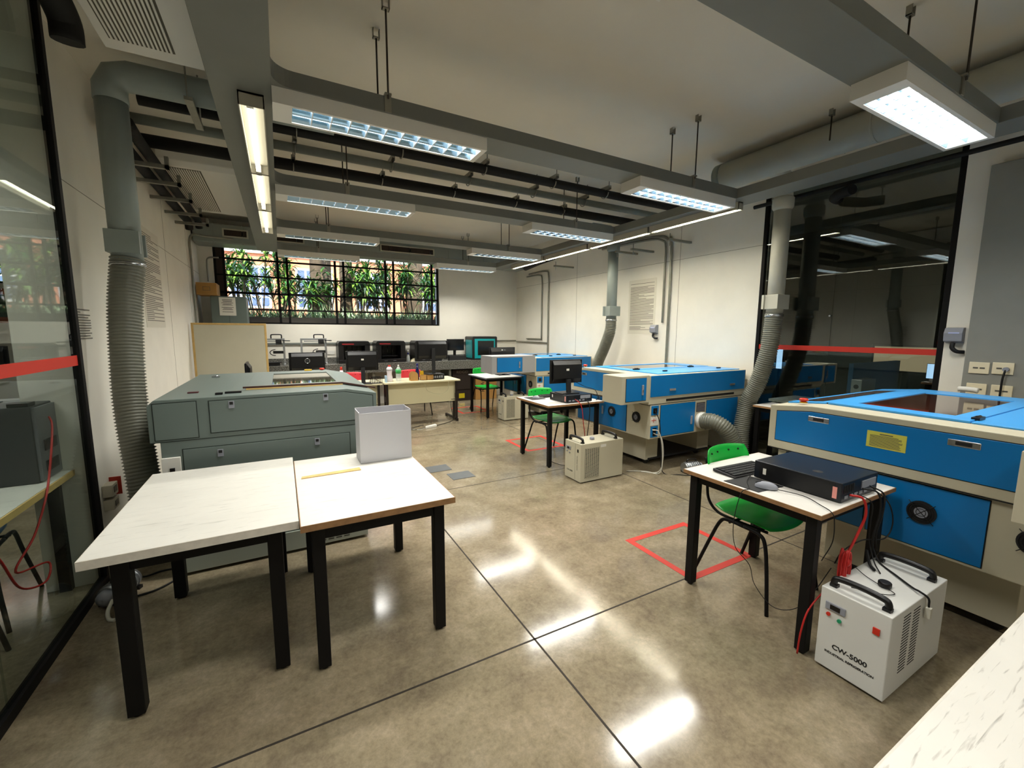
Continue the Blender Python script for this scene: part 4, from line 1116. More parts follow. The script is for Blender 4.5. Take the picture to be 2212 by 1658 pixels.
# wall rail with sockets
r = thing('wall_trunking', 'slim grey rail with sockets on the back wall behind the printers', 'wall trunking', (1.5, YB-.02, 1.3))
MB().box(-.3, YB-.03, 1.31, 4.0, YB-.001, 1.345).build('rail', PIPEG, r)
for k in range(6): MB().box(.2+k*.62, YB-.012, 1.10, .34+k*.62, YB-.001, 1.18).build('socket_plate', WPLAST, r)
def box_printer(x, label):
    y0, y1, z0 = 8.92, 9.34, CT+.0005; w = .60; h = .44
    r = thing('printer', label, '3d printer', (x+w/2, y0, z0), 'black box printers on the counter')
    m = MB()
    pts = [(x, z0), (x+w, z0), (x+w, z0+h-.05), (x+w-.03, z0+h), (x+.03, z0+h), (x, z0+h-.05)]
    m.box(x, y0, z0+.0, x+w, y1, z0+.07); m.box(x, y0, z0+.07, x+.10, y1, z0+h-.07); m.box(x+w-.10, y0, z0+.07, x+w, y1, z0+h-.07)
    m.prism([(x, z0+h-.09), (x+w, z0+h-.09), (x+w, z0+h-.04), (x+w-.03, z0+h), (x+.03, z0+h), (x, z0+h-.04)], 'y', y0, y1)
    m.box(x+.10, y1-.02, z0+.07, x+w-.10, y1, z0+h-.09)
    m.build('body', BLKP, r, .006)
    MB().box(x+.07, y0-.003, z0+h-.068, x+.29, y0, z0+h-.045).build('red_stripe', mat('dark_red_print', '#8c1f24', .5), r)
    MB().box(x+.04, y0+.02, z0+h+.0002, x+.26, y0+.2, z0+h+.006).build('top_panel', GREYP, r, .002)
    MB().box(x+.14, y0+.12, z0+.12, x+w-.14, y1-.06, z0+.135).build('build_plate', BLKM, r)
    for k in range(3): MB().cyl((x+.2+k*.10, y1-.08, z0+.09), (x+.2+k*.10, y1-.08, z0+h-.09), .005, 8).build('guide_rod', CHROME, r)
    MB().box(x+w-.26, y0-.004, z0+.03, x+w-.20, y0, z0+.036).box(x+.16, y0-.004, z0+.03, x+.22, y0, z0+.036).build('front_mark', GREYP, r)
    return r
box_printer(.98, 'black box printer with red stripe, left of the three')
box_printer(1.70, 'black box printer with red stripe, middle of the three')
box_printer(2.50, 'black box printer partly behind the tall-necked monitor')
def frame_printer(x, label):
    y0, z0 = 9.0, CT+.0005; w = .46; h = .50
    r = thing('open_frame_printer', label, '3d printer', (x+w/2, y0, z0), 'open frame printers on the counter')
    m = MB()
    m.box(x, y0, z0, x+.035, y0+.035, z0+h); m.box(x+w-.035, y0, z0, x+w, y0+.035, z0+h); m.box(x+.035, y0, z0+h-.035, x+w-.035, y0+.035, z0+h)
    m.box(x-.0, y0-.13, z0, x+.035, y0, z0+.03); m.box(x+w-.035, y0-.13, z0, x+w, y0, z0+.03)
    m.box(x, y0+.035, z0, x+.035, y0+.2, z0+.03); m.box(x+w-.035, y0+.035, z0, x+w, y0+.2, z0+.03)
    m.build('gantry_frame', ALU, r, .002)
    MB().box(x+w-.15, y0-.05, z0+h-.11, x+w-.05, y0+.0, z0+h-.02).cyl((x+w-.08, y0-.05, z0+h-.05), (x+w-.08, y0-.065, z0+h-.05), .03, 16).cyl((x+w-.04, y0-.02, z0+h-.04), (x+w+.09, y0-.02, z0+h-.045), .009, 8).build('extruder', BLKM, r)
    MB().tube(smooth_path([(x+w-.22, y0+.02, z0+h), (x+w-.22, y0+.02, z0+h+.05), (x+w-.20, y0+.02, z0+h+.07), (x+w-.07, y0+.02, z0+h+.07), (x+w-.05, y0+.02, z0+h+.05), (x+w-.05, y0+.02, z0+h)], 5), .011, 8).build('carry_handle', BLKP, r)
    MB().box(x+w-.20, y0-.04, z0+.22, x+w-.03, y0-.001, z0+.27).tube([(x+w-.16+.09*math.cos(a), y0-.02, z0+.24+.055*math.sin(a)) for a in [PI*.5+PI*k/10 for k in range(11)]], .008, 6).build('cable_chain', BLKP, r)
    MB().box(x+.07, y0-.12, z0+.05, x+w-.07, y0-.0, z0+.065).box(x+.1, y0-.1, z0, x+w-.1, y0-.02, z0+.05).build('print_bed', BLKM, r)
    MB().box(x+.06, y0-.02, z0+h-.065, x+w-.06, y0-.001, z0+h-.045).build('cross_rail', ALU, r)
    return r
frame_printer(-.40, 'open aluminium frame printer half hidden by the whiteboard')
frame_printer(.32, 'open aluminium frame printer with carry handle, second from left')
# teal printer
x0, y0, z0 = 3.82, 8.88, CT+.0005; w, d, h = .62, .46, .53
r = thing('enclosed_printer', 'teal and black enclosed printer on the granite counter', '3d printer', (x0+w/2, y0, z0))
m = MB(); m.box(x0, y0, z0, x0+.05, y0+d, z0+h-.04); m.box(x0+w-.05, y0, z0, x0+w, y0+d, z0+h-.04)
m.prism([(x0, z0+h-.05), (x0+w, z0+h-.05), (x0+w, z0+h-.02), (x0+w-.02, z0+h), (x0+.02, z0+h), (x0, z0+h-.02)], 'y', y0, y0+d)
m.box(x0+.05, y0+.01, z0, x0+w-.05, y0+d, z0+.03); m.box(x0+.05, y0+d-.02, z0+.03, x0+w-.05, y0+d, z0+h-.05); m.build('body', BLKP, r, .006)
MB().plate_hole(x0+.05, x0+w-.05, z0+.03, z0+h-.05, x0+.13, x0+w-.08, z0+.10, z0+h-.10, y0+.005, y0+.02).build('door', TEALP, r, .003)
MB().box(x0-.004, y0+.04, z0+.04, x0, y0+d-.06, z0+h-.08).build('side_window', TEALP, r)
MB().box(x0+.13, y0+.012, z0+.10, x0+w-.08, y0+.016, z0+h-.10).build('door_window', SCRN, r)
MB().box(x0+.24, y0, z0+.045, x0+.38, y0+.005, z0+.08).build('name_plate', WPLAST, r)
r = monitor(3.50, 9.14, CT+.0005, .42, .26, 'black monitor screen side facing the room beside the teal printer', rz=PI, zc=.34)
o = MB().box(3.30, 8.98, CT+.0005, 3.70, 9.10, CT+.10).build('black_device', BLKM, bevel=.003); tag(o, 'low black device box on the counter beside the teal printer', 'device')
# crumpled cloth
vs = []; fs = []; rr = random.Random(5)
for i in range(9):
    for j in range(9):
        u, v = i/8, j/8; e_ = min(u, 1-u, v, 1-v)
        vs.append((2.42+.18*u+rr.uniform(-.008, .008), 8.94+.12*v+rr.uniform(-.006, .006), CT+.001+min(1, e_*5)*(.045+.03*rr.random())))
for i in range(8):
    for j in range(8): a = i*9+j; fs.append((a, a+9, a+10, a+1))
tag(MB().add(vs, fs, 0, True).build('cloth', mat('cream_cloth', '#cfc4a4', .9)), 'crumpled cream cloth on the counter beside the spray bottle', 'cloth')
# boxes under the counter
def carton(name, x0, y0, x1, y1, z0, z1, m, label, txt=None, ts=.08, tm=None, rot=None, tape=None, tp=None):
    r = thing(name, label, 'box', ((x0+x1)/2, (y0+y1)/2, z0), 'boxes under the counter')
    MB().box(x0, y0, z0, x1, y1, z1).build('box_body', m, r, .003)
    if txt: text('box_text', txt, ts, tp, FACE_NY if rot is None else FACE_NY @ Euler((0, 0, rot)).to_matrix(), tm or INKD, r)
    if tape: MB().box(tape[0], y0-.002, tape[1], tape[2], y0-.0002, tape[3]).build('box_label', tape[4], r)
    return r
carton('toolbox_carton', 3.38, 9.0, 3.86, 9.4, .001, .26, CARDD, 'lower dark carton under the counter with yellow label', tape=(3.52, .06, 3.66, .17, mat('yellow_label', '#d9c41f', .5)))
MB_ = carton('toolbox_carton', 3.36, 8.98, 3.84, 9.4, .262, .72, CARDD, 'upper dark carton under the counter with pale lettering', txt='RIDGID', ts=.085, tm=mat('faded_print', '#8d7f72', .7), tp=(3.60, 8.979, .66))
carton('white_carton', 2.98, 8.92, 3.40-.06, 9.3, .262, .56, mat('white_card', '#b9b3a8', .7), 'white carton under the counter near the desk leg')
carton('black_carton', 2.95, 8.96, 3.34, 9.3, .001, .26, CARDD, 'black carton under the white carton below the counter')
carton('cardboard_box', 3.92, 8.95, 4.46, 9.4, .001, .72, CARD, 'tall brown cardboard box with FRAGIL printed vertically', txt='FRAGIL', ts=.14, tp=(4.10, 8.9495, .40), rot=PI/2)
carton('cardboard_box', 2.2, 9.05, 2.8, 9.4, .001, .55, CARDD, 'dark box deep under the counter behind the desk')

# ------------------------------------------------------------------ left back corner
r = thing('steel_cabinet', 'tall grey steel cabinet with a white notice in the left corner', 'cabinet', (-.78, 9.1, 0))
MB().box(-1.02, 8.88, .04, -.50, 9.40, 2.17).build('cabinet_body', TEALG, r, .005)
MB().box(-1.0, 8.90, 0, -.52, 9.38, .04).build('plinth', BLKM, r)
MB().box(-.765, 8.878, .08, -.761, 8.8805, 2.13).build('door_gap', TEALD, r)
nt_ = MB().box(-.90, 8.876, 1.84, -.66, 8.879, 2.15).build('paper_notice', PAPER, r)
m = MB(); rr = random.Random(9)
for k in range(12):
    if k in (6, 10): continue
    w_ = rr.uniform(.06, .09); zz = 2.11-k*.019
    m.box(-.78-w_, 8.8752, zz, -.78+w_, 8.876, zz+.007)
m.build('printed_lines', INKD, nt_)
r = thing('cardboard_box', 'small brown cardboard box on top of the steel cabinet', 'box', (-1.0, 8.95, 2.171))
MB().box(-1.18, 8.70, 2.172, -.90, 9.15, 2.37).build('box_body', CARD, r, .003)
m = MB(); m.box(-1.09, 8.698, 2.24, -.99, 8.6998, 2.245).box(-1.09, 8.698, 2.30, -.99, 8.6998, 2.305).box(-1.09, 8.698, 2.245, -1.085, 8.6998, 2.30).box(-.995, 8.698, 2.245, -.99, 8.6998, 2.30); m.build('printed_frame', INK, r)
r = thing('whiteboard', 'large blank board with pale wooden frame leaning behind the grey laser', 'board', (-.70, 8.0, 0))
x0, x1, y0, z1 = -1.19, -.20, 8.0, 1.70
MB().box(x0+.025, y0+.004, .30, x1-.025, y0+.02, z1-.025).build('board_surface', BOARD, r)
m = MB(); m.box(x0, y0, .275, x0+.03, y0+.03, z1); m.box(x1-.03, y0, .275, x1, y0+.03, z1); m.box(x0+.03, y0, z1-.03, x1-.03, y0+.03, z1); m.box(x0+.03, y0, .275, x1-.03, y0+.03, .305)
m.build('wooden_frame', WOODL, r, .003)
MB().box(x0+.1, y0+.02, 0, x0+.16, y0+.07, .29).box(x1-.16, y0+.02, 0, x1-.10, y0+.07, .29).build('support_leg', WOODL, r)

# ------------------------------------------------------------------ posters and wall fittings
def wall_poster(xface, y0, y1, z0, z1, sgn, label, seed, n, sheet=True, cols=1):
    # sgn +1: hangs on a wall at x = xface, facing +X ; -1 facing -X
    r = thing('wall_poster', label, 'poster', (xface, (y0+y1)/2, z0), 'text posters on the walls')
    x1_ = xface+sgn*.003
    if sheet: MB().box(xface+sgn*.0005, y0, z0, x1_, y1, z1).build('poster_sheet', mat('poster_paper', '#d6d1c3', .6), r)
    m = MB(); rr = random.Random(seed); H = z1-z0-.12
    for k in range(n):
        zz = z1-.07-H*k/n
        if rr.random() < .13: continue
        w_ = (y1-y0-.08)*(rr.uniform(.35, 1) if rr.random() < .4 else 1)
        a = y1-.04-w_ if sgn < 0 else y0+.04
        if sgn < 0: m.box(x1_, y1-.04-w_, zz, x1_+sgn*.0008, y1-.04, zz+H/n*.42)
        else: m.box(x1_, y0+.04, zz, x1_+sgn*.0008, y0+.04+w_, zz+H/n*.42)
    m.build('printed_lines', mat('pale_print', '#77736a', .8), r)
wall_poster(XR, 4.90, 5.50, 1.56, 2.45, -1, 'large text poster on the right wall beside the switch box', 2, 44)
wall_poster(XL, 5.72, 6.55, 1.62, 2.68, 1, 'large text poster on the left wall behind the ribbed hose', 4, 46)
wall_poster(XL, 3.92, 4.26, 1.46, 1.80, 1, 'small printed notice on the left wall near the glass jamb', 6, 12, sheet=False)
# conduits
def conduit(pts, r_, label, m=GALV):
    o = MB().tube(smooth_path(pts, 6), r_, 10).build('conduit', m); tag(o, label, 'conduit', 'galvanised conduits on the walls')
xr = XR-.025
conduit([(xr, 4.73, 1.74), (xr, 4.73, 2.5), (xr, 4.73, 2.88), (xr, 4.80, 2.99), (xr, 5.1, 3.05), (xr, 6.2, 3.08)], .016, 'galvanised conduit on the right wall ending at the switch box')
conduit([(xr, 4.62, .2), (xr, 4.62, 1.5), (xr, 4.62, 2.86), (xr, 4.70, 3.0), (xr, 5.0, 3.08), (xr, 6.3, 3.12)], .018, 'galvanised conduit on the right wall reaching down behind the laser')
conduit([(xr, 8.23, 1.40), (xr, 8.23, 2.2), (xr, 8.23, 2.75), (xr, 8.35, 2.86), (xr, 8.9, 2.88)], .016, 'galvanised conduit near the far right corner, left one')
conduit([(xr, 7.96, .8), (xr, 7.96, 1.34), (xr, 7.96, 2.2), (xr, 7.96, 2.80), (xr, 8.1, 2.92), (xr, 8.8, 2.93)], .018, 'galvanised conduit near the far right corner, right one')
conduit([(xr, 8.23, 1.42), (xr, 8.5, 1.42), (xr, 8.9, 1.42)], .014, 'short horizontal conduit near the far right corner')
conduit([(xr, 7.96, 1.34), (xr, 8.7, 1.34), (xr, 9.38, 1.34)], .016, 'horizontal conduit on the right wall at counter height')
conduit([(5.24, YB-.03, 1.36), (4.9, YB-.03, 1.36), (4.55, YB-.03, 1.36)], .016, 'horizontal conduit on the back wall beside the teal printer')
conduit([(XL+.03, 8.55, 1.0), (XL+.03, 8.55, 2.6), (XL+.03, 8.55, 3.0), (XL+.08, 8.65, 3.12), (XL+.2, 8.8, 3.13), (XL+.6, 8.86, 3.13)], .018, 'galvanised conduit in the left back corner, beside the wall')
conduit([(-1.08, 9.36, 2.45), (-1.08, 9.36, 2.75), (-1.05, 9.36, 2.86), (-.9, 9.36, 2.88)], .014, 'thin conduit above the small cardboard box')
# industrial socket boxes on right
def socket_box(x, y, z, label, sgn=-1):
    r = thing('industrial_socket', label, 'wall socket', (x, y, z), 'grey industrial sockets')
    m = MB(); m.prism([(x-.002, z-.07), (x-.002, z+.07), (x-.055, z+.065), (x-.08, z+.02), (x-.07, z-.05)], 'y', y-.06, y+.06)
    m.build('socket_housing', GREYP, r, .004)
    MB().prism([(x-.0575, z+.058), (x-.0815, z+.018), (x-.079, z+.016), (x-.0555, z+.055)], 'y', y-.04, y+.03).build('front_label', mat('blue_white_label', '#aab4e0', .4), r)
    MB().tube(smooth_path([(x-.045, y, z-.065), (x-.05, y, z-.11), (x-.045, y-.03, z-.14), (x-.02, y-.07, z-.145)], 5), .017, 10).build('cable_plug', BLKP, r)
socket_box(XR, 4.88, 1.64, 'grey industrial socket on the right wall beside the poster')
socket_box(XR-.001, 1.43, 1.58, 'grey industrial socket on the white strip beside the dark glass')
# socket plates on the pillar
for k, (y, z) in enumerate(((1.235, 1.31), (1.10, 1.315), (1.235, 1.13), (1.09, 1.13))):
    nm = ['upper left', 'upper right with a plug', 'lower left', 'lower right'][k]
    r = thing('socket_plate', 'cream socket plate on the grey pillar, %s' % nm, 'wall socket', (XR-.1, y, z), 'socket plates on the pillar')
    MB().box(XR-.1-.010, y-.06, z-.048, XR-.1-.0005, y+.06, z+.048).build('plate', mat('cream_plate', '#ddd2b4', .4), r, .003)
    MB().box(XR-.112, y+.005, z-.006, XR-.110, y+.035, z+.006).box(XR-.112, y-.035, z-.006, XR-.110, y-.005, z+.006).build('socket_slot', INK, r)
    if k == 1:
        MB().cyl((XR-.112, y-.022, z-.005), (XR-.145, y-.022, z-.005), .018, 12).build('plug', GREYP, r)
        cable([(XR-.14, y-.022, z-.01), (XR-.15, y-.015, z-.08), (XR-.14, y-.012, z-.2), (XR-.13, y-.01, z-.35)], .007, RUB, 'cord', r)
o = MB().tube(smooth_path([(5.08, 1.20, 1.125), (5.08, 1.26, 1.13), (5.08, 1.32, 1.127)], 5), .022, 12).build('white_plug', WPLAST); tag(o, 'white plug lying at the foot of the pillar sockets', 'plug')
# left floor level sockets
r = thing('wall_outlet_box', 'grey outlet box with red sign near the floor on the left wall', 'outlet box', (XL, 4.15, .3))
MB().box(XL, 4.06, .36, XL+.06, 4.18, .45).box(XL, 4.06, .26, XL+.06, 4.18, .34).build('box_body', mat('beige_plastic', '#b5b09c', .5), r, .004)
MB().box(XL+.06, 4.09, .385, XL+.063, 4.15, .43).box(XL+.06, 4.09, .28, XL+.063, 4.15, .32).build('socket_face', BLKP, r)
sg = MB().box(XL+.0, 4.22, .33, XL+.07, 4.225, .47).build('red_sign', mat('red_sign_paint', '#c53a26', .5), r)
MB().box(XL+.02, 4.219, .37, XL+.045, 4.22, .43).build('sign_mark', PAPERW, sg)

# ------------------------------------------------------------------ pumps
def pump(x, y, rz, label, group='small air pumps on the floor'):
    r = thing('air_pump', label, 'air pump', (0, 0, 0), group)
    m = MB(); m.tube([(-.10, 0, .065), (.10, 0, .065)], .055, 20)
    m.build('pump_body', ALU, r)
    f = MB()
    for k in range(7): f.tube([(-.08+k*.025, 0, .065), (-.072+k*.025, 0, .065)], .062, 20)
    f.build('cooling_fins', ALU, r)
    MB().tube([(.10, 0, .065), (.135, 0, .065), (.15, 0, .065)], .04, 16, rad=[.045, .04, .012]).build('end_cap', GREYP, r)
    MB().box(-.09, -.06, 0, -.06, .06, .02).box(.06, -.06, 0, .09, .06, .02).build('foot', BLKP, r)
    MB().tube(smooth_path([(-.06, 0, .115), (-.06, 0, .145), (-.04, 0, .155), (.04, 0, .155), (.06, 0, .145), (.06, 0, .115)], 4), .007, 8).build('carry_handle', BLKP, r)
    r.location = (x, y, 0); r.rotation_euler = (0, 0, rz); return r
pump(4.05, 3.13, -.2, 'small silver air pump on the floor before the middle laser')
pump(-.93, 3.20, -1.9, 'silver air pump on the floor behind the left white table')
cable([(-.93, 3.06, .06), (-.93, 2.98, .04), (-.92, 2.95, .01), (-.89, 2.93, .008)], .010, WHC, 'white_hose'); tag(bpy.data.objects['white_hose'], 'short white hose from the pump behind the left table', 'hose')
o = cable([(-.86, 3.14, .01), (-.75, 3.18, .006), (-.66, 3.29, .006), (-.69, 3.40, .006), (-.78, 3.42, .006), (-.86, 3.36, .02), (-.9, 3.28, .1)], .006, RUB, 'floor_cable'); tag(o, 'black cable curling on the floor behind the left table', 'cable')

# ------------------------------------------------------------------ loose cables
def cab(pts, r_, m, label, name='loose_cable'):
    o = cable(pts, r_, m, name); tag(o, label, 'cable', 'loose cables'); return o
cab([(2.30, 1.23, .762), (2.34, 1.12, .757), (2.29, 1.02, .757), (2.25, .95, .752), (2.26, .94, .70), (2.27, .945, .6), (2.29, .99, .48)], .0022, RUB, 'thin mouse cable running over the edge of the nearest table')
cab([(2.42, 1.44, .775), (2.30, 1.40, .757), (2.19, 1.32, .756), (2.155, 1.34, .73), (2.155, 1.37, .55), (2.22, 1.39, .38), (2.30, 1.35, .27), (2.30, 1.31, .17), (2.33, 1.22, .08), (2.36, 1.12, .12), (2.38, 1.05, .25), (2.42, 1.0, .4)], .0022, RUB, 'thin black keyboard cable hanging and looping under the nearest table')
cab([(2.47, .975, .79), (2.50, .93, .78), (2.52, .92, .70), (2.50, .93, .62), (2.46, .94, .54), (2.43, .945, .50)], .006, REDC, 'red network cable dropping from the nearest computer')
m = MB(); rr = random.Random(2)
for k in range(9):
    cx, cz = 2.40+rr.uniform(-.008, .008), .44; p = []
    for q in range(25):
        a = 2*PI*q/24; p.append((cx+(.022+rr.uniform(-.002, .002))*math.cos(a)*(1 if q else 1), .94+.004*k-.016, cz+(.085+.006*math.sin(k))*math.sin(a)))
    m.tube(p, .0045, 6, cap=False)
m.tube([(2.385, .935, .47), (2.415, .935, .47)], .02, 8)
tag(m.build('cable_coil', REDC), 'coil of red network cable hanging beside the nearest table leg', 'cable')
cab([(2.38, .95, .37), (2.28, .965, .33), (2.20, .985, .25), (2.16, .99, .15), (2.165, 1.0, .02)], .0045, REDC, 'red cable trailing from the coil down to the floor')
for k, pts in enumerate((
    [(2.60, .975, .80), (2.66, .93, .78), (2.68, .92, .68), (2.66, .93, .55), (2.70, .94, .46), (2.72, .95, .40)],
    [(2.68, .975, .80), (2.73, .93, .76), (2.71, .92, .66), (2.69, .93, .55), (2.75, .94, .44)],
    [(2.55, .975, .78), (2.60, .93, .74), (2.64, .94, .62), (2.68, .95, .50), (2.62, .90, .43), (2.56, .85, .41)],
    [(2.72, .975, .78), (2.80, .93, .70), (2.85, .92, .58), (2.80, .93, .50), (2.60, .95, .53), (2.45, .97, .50), (2.40, .98, .44)])):
    cab(pts, .0045 if k < 2 else .0032, RUB, 'black cable hanging behind the nearest computer, %s' % ['thick inner', 'thick outer', 'one reaching the chiller top', 'thin looping'][k])
zt = .409
cab([(2.72, .95, zt+.06), (2.68, .90, zt+.004), (2.60, .80, zt+.004), (2.54, .72, zt+.005), (2.52, .69, zt+.01), (2.53, .66, zt-.01), (2.53, .655, zt-.05)], .0045, RUB, 'thick black cable lying across the white chiller top')
o = MB().box(2.522, .645, .305, 2.545, .665, .355).build('plug', WHC, bevel=.002); tag(o, 'cream plug dangling beside the white chiller', 'plug')
cab([(2.66, .95, zt+.05), (2.60, .91, zt+.01), (2.56, .875, zt+.006)], .0075, RUB, 'black plug end lying on the white chiller top')
cab([(2.50, .95, zt+.02), (2.47, .88, zt+.003), (2.44, .82, zt+.003), (2.41, .74, zt+.003), (2.34, .78, zt+.003), (2.29, .86, zt+.003)], .0018, RUB, 'thin wire curling over the white chiller top')
cab([(3.56, 3.275, .52), (3.62, 3.24, .50), (3.66, 3.22, .35), (3.68, 3.22, .12), (3.66, 3.25, .01), (3.60, 3.38, .006), (3.42, 3.5, .006)], .0055, WHC, 'white cable from the middle laser sockets to the floor')
cab([(3.58, 3.275, .48), (3.66, 3.23, .42), (3.70, 3.23, .2), (3.68, 3.27, .02), (3.55, 3.4, .006)], .0055, WHC, 'second white cable from the middle laser sockets to the floor')
cab([(3.59, 3.275, .73), (3.63, 3.24, .60), (3.66, 3.23, .3), (3.72, 3.24, .02), (3.85, 3.12, .006), (4.0, 3.02, .006), (4.1, 3.05, .01)], .005, RUB, 'black cable from the middle laser sockets to the air pump')
cab([(3.05, 4.03, .80), (3.10, 3.96, .72), (3.14, 3.96, .5), (3.2, 4.0, .3), (3.25, 4.1, .01)], .005, REDC, 'red network cable dropping from the middle table')
cab([(3.2, 4.02, .80), (3.22, 3.95, .7), (3.21, 3.96, .4), (3.22, 4.05, .01)], .005, RUB, 'black cable dropping from the middle table')
cab([(3.12, 4.16, 1.0), (3.25, 4.1, .93), (3.38, 4.05, .88), (3.40, 4.02, .78), (3.34, 3.98, .77)], .004, RUB, 'black monitor cable on the middle table')
cab([(3.0, 4.55, .01), (2.85, 4.2, .006), (2.95, 3.95, .006), (3.3, 4.0, .006)], .003, RUB, 'thin dark cable on the floor under the middle table')

# ------------------------------------------------------------------ room seen through the left glass
struct('wall_left_far', MB().box(-5.6, YF, 0, -5.5, YB, ZC), WALL)
bw = MB(); bw.plate_hole(-5.5, -1.34, 0, ZC, -5.2, -3.22, 2.28, 3.16, YB, YB+.2); struct('wall_back_left', bw, WALL)
w4 = MB()
for x in (-5.18, -4.5, -4.0, -3.62, -3.24): w4.box(x-.02, YB+.05, 2.28, x+.02, YB+.09, 3.16)
for z in (2.30, 2.56, 2.86, 3.14): w4.box(-5.2, YB+.05, z-.015, -3.22, YB+.09, z+.015)
o = w4.build('window_4', BLKST); o['kind'] = 'structure'
for k, (a, b) in enumerate(((-4.3, -3.26), (-3.14, -2.2))):
    r = thing('framed_board', ['orange framed board on the far wall beyond the left glass', 'second orange framed board, partly hidden by the glass jamb'][k], 'board', ((a+b)/2, YB-.03, 1.68), 'orange framed boards')
    MB().plate_hole(a, b, 1.68, 2.20, a+.09, b-.09, 1.77, 2.11, YB-.04, YB-.001).build('frame', ORW, r)
    MB().box(a+.09, YB-.02, 1.77, b-.09, YB-.001, 2.11).build('panel', CHALK if k == 0 else PAPER, r)
r = thing('work_table', 'white table with wooden edge right behind the left glass', 'table', (-1.6, 2.9, 0))
MB().box(-1.95, 2.1, .728, -1.16, 3.56, .75).build('tabletop', WORN, r)
MB().box(-1.158, 2.1, .715, -1.15, 3.56, .749).box(-1.95, 3.56, .715, -1.15, 3.567, .749).build('edge_band', WOODL, r)
for (x, y) in ((-1.27, 2.2), (-1.27, 3.42), (-1.9, 2.2), (-1.9, 3.42)): MB().box(x, y, 0, x+.055, y+.055, .728).build('leg', BLKST, r)
MB().box(-1.9, 2.25, .66, -1.86, 3.42, .72).box(-1.26, 2.255, .66, -1.23, 3.42, .72).build('frame', BLKST, r)
r = thing('tower_computer', 'dark computer tower standing on the table behind the left glass', 'computer', (-1.5, 3.3, .75))
MB().box(-1.95, 3.22, .752, -1.215, 3.48, 1.18).build('case', mat('dark_grey_case', '#3a3c3c', .5), r, .005)
MB().box(-1.2148, 3.23, .76, -1.2, 3.47, 1.17).build('rear_panel', mat('grey_metal', '#75777a', .4, .5), r)
MB().box(-1.2, 3.28, .8, -1.196, 3.42, .86).box(-1.2, 3.28, .92, -1.194, 3.42, .98).build('rear_ports', BLKP, r)
MB().box(-1.3, 3.22, 1.181, -1.22, 3.3, 1.2).build('top_handle', BLKP, r)
o = cable([(-1.19, 3.35, 1.10), (-1.165, 3.30, 1.06), (-1.15, 3.22, .95), (-1.15, 3.15, .80), (-1.14, 3.05, .70), (-1.16, 2.95, .55), (-1.2, 2.85, .42), (-1.16, 3.05, .36), (-1.14, 2.95, .30), (-1.15, 2.75, .38), (-1.14, 2.6, .6), (-1.16, 2.5, .74), (-1.2, 2.42, .76)], .005, REDC, 'red_cable'); tag(o, 'red cable drooping from the tower behind the left glass', 'cable')
bc = chair('blue plastic chair under the table behind the left glass', (-1.64, 3.30, 0), .1, BLUEP, 'blue plastic chairs beyond the left glass')
dup(bc, (-1.55, 2.65, 0), PI, 'blue plastic chair nearer the camera behind the left glass', 'blue plastic chairs beyond the left glass')
for k, (x, y) in enumerate(((-2.45, 7.0), (-3.0, 7.0), (-2.0, 6.2))):
    monitor(x, y, .75, .50, .30, 'black monitor on desks beyond the left glass, %s' % ['middle', 'left', 'nearest'][k], zc=.50, logo=None)
tag(MB().box(-3.5, 5.9, .72, -1.6, 7.4, .75).box(-3.45, 5.95, 0, -3.4, 6.0, .72).box(-1.7, 5.95, 0, -1.65, 6.0, .72).box(-3.45, 7.3, 0, -3.4, 7.35, .72).box(-1.7, 7.3, 0, -1.65, 7.35, .72).build('long_desk', WLAM), 'long white desk with monitors beyond the left glass', 'desk')
for k, y in enumerate((1.06, 2.84, 4.64, 6.5)):
    nm = ['first', 'second', 'third', 'fourth'][k]
    t = trunk_mb(-5.4, y-.01, -1.35, y+.25).build('cable_trunking', TRUNK); tag(t, 'grey cross trunking beyond the left glass, %s from the camera' % nm, 'cable trunking', 'grey trunking under the ceiling')
    for x in (-3.1, -1.9): hanger(x, y+.12, ZT1-.02, 'hanger rod of the %s trunking row beyond the left glass, %s' % (nm, 'left' if x < -2.5 else 'right'))
    fixture(-2.9, y, 'white louvred light fitting in the room beyond the left glass, %s from the camera' % ['first', 'second', 'third', 'fourth'][k], energy=12)

# ------------------------------------------------------------------ dark room beyond the right glass
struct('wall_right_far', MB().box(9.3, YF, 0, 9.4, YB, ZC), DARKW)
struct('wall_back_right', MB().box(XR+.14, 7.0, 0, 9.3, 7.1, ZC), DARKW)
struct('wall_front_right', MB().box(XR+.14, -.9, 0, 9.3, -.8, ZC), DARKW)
r = thing('office_partition', 'dark blue desk partition beyond the right glass', 'partition', (6.6, 3.0, 0))
MB().box(6.2, 2.55, .3, 7.5, 2.60, 1.22).build('partition_panel', BLUED, r)
MB().box(6.2, 2.1, .70, 7.5, 2.55, .73).build('desktop', WLAM, r)
MB().box(6.2, 2.12, 0, 6.24, 2.6, .7).box(7.46, 2.12, 0, 7.5, 2.6, .7).build('leg', BLKST, r)
r = thing('tower_computer', 'slim silver computer tower beyond the right glass', 'computer', (5.75, 2.4, .74))
MB().box(5.62, 2.22, .752, 5.95, 2.32, 1.08).build('case', ALU, r, .004)
MB().cyl((5.619, 2.27, 1.0), (5.6195, 2.27, 1.0), .025, 16).build('round_badge', BLKM, r)
tag(MB().box(5.5, 1.7, .72, 6.1, 3.15, .75).box(5.52, 1.72, 0, 5.56, 1.76, .72).box(5.52, 3.08, 0, 5.56, 3.12, .72).box(6.04, 1.72, 0, 6.08, 1.76, .72).box(6.04, 3.08, 0, 6.08, 3.12, .72).build('long_desk', WLAM), 'white desk edge just beyond the right glass', 'desk')
r = thing('wall_screen', 'lit screen with a pale map picture beyond the right glass', 'screen', (8.2, 2.4, 1.2))
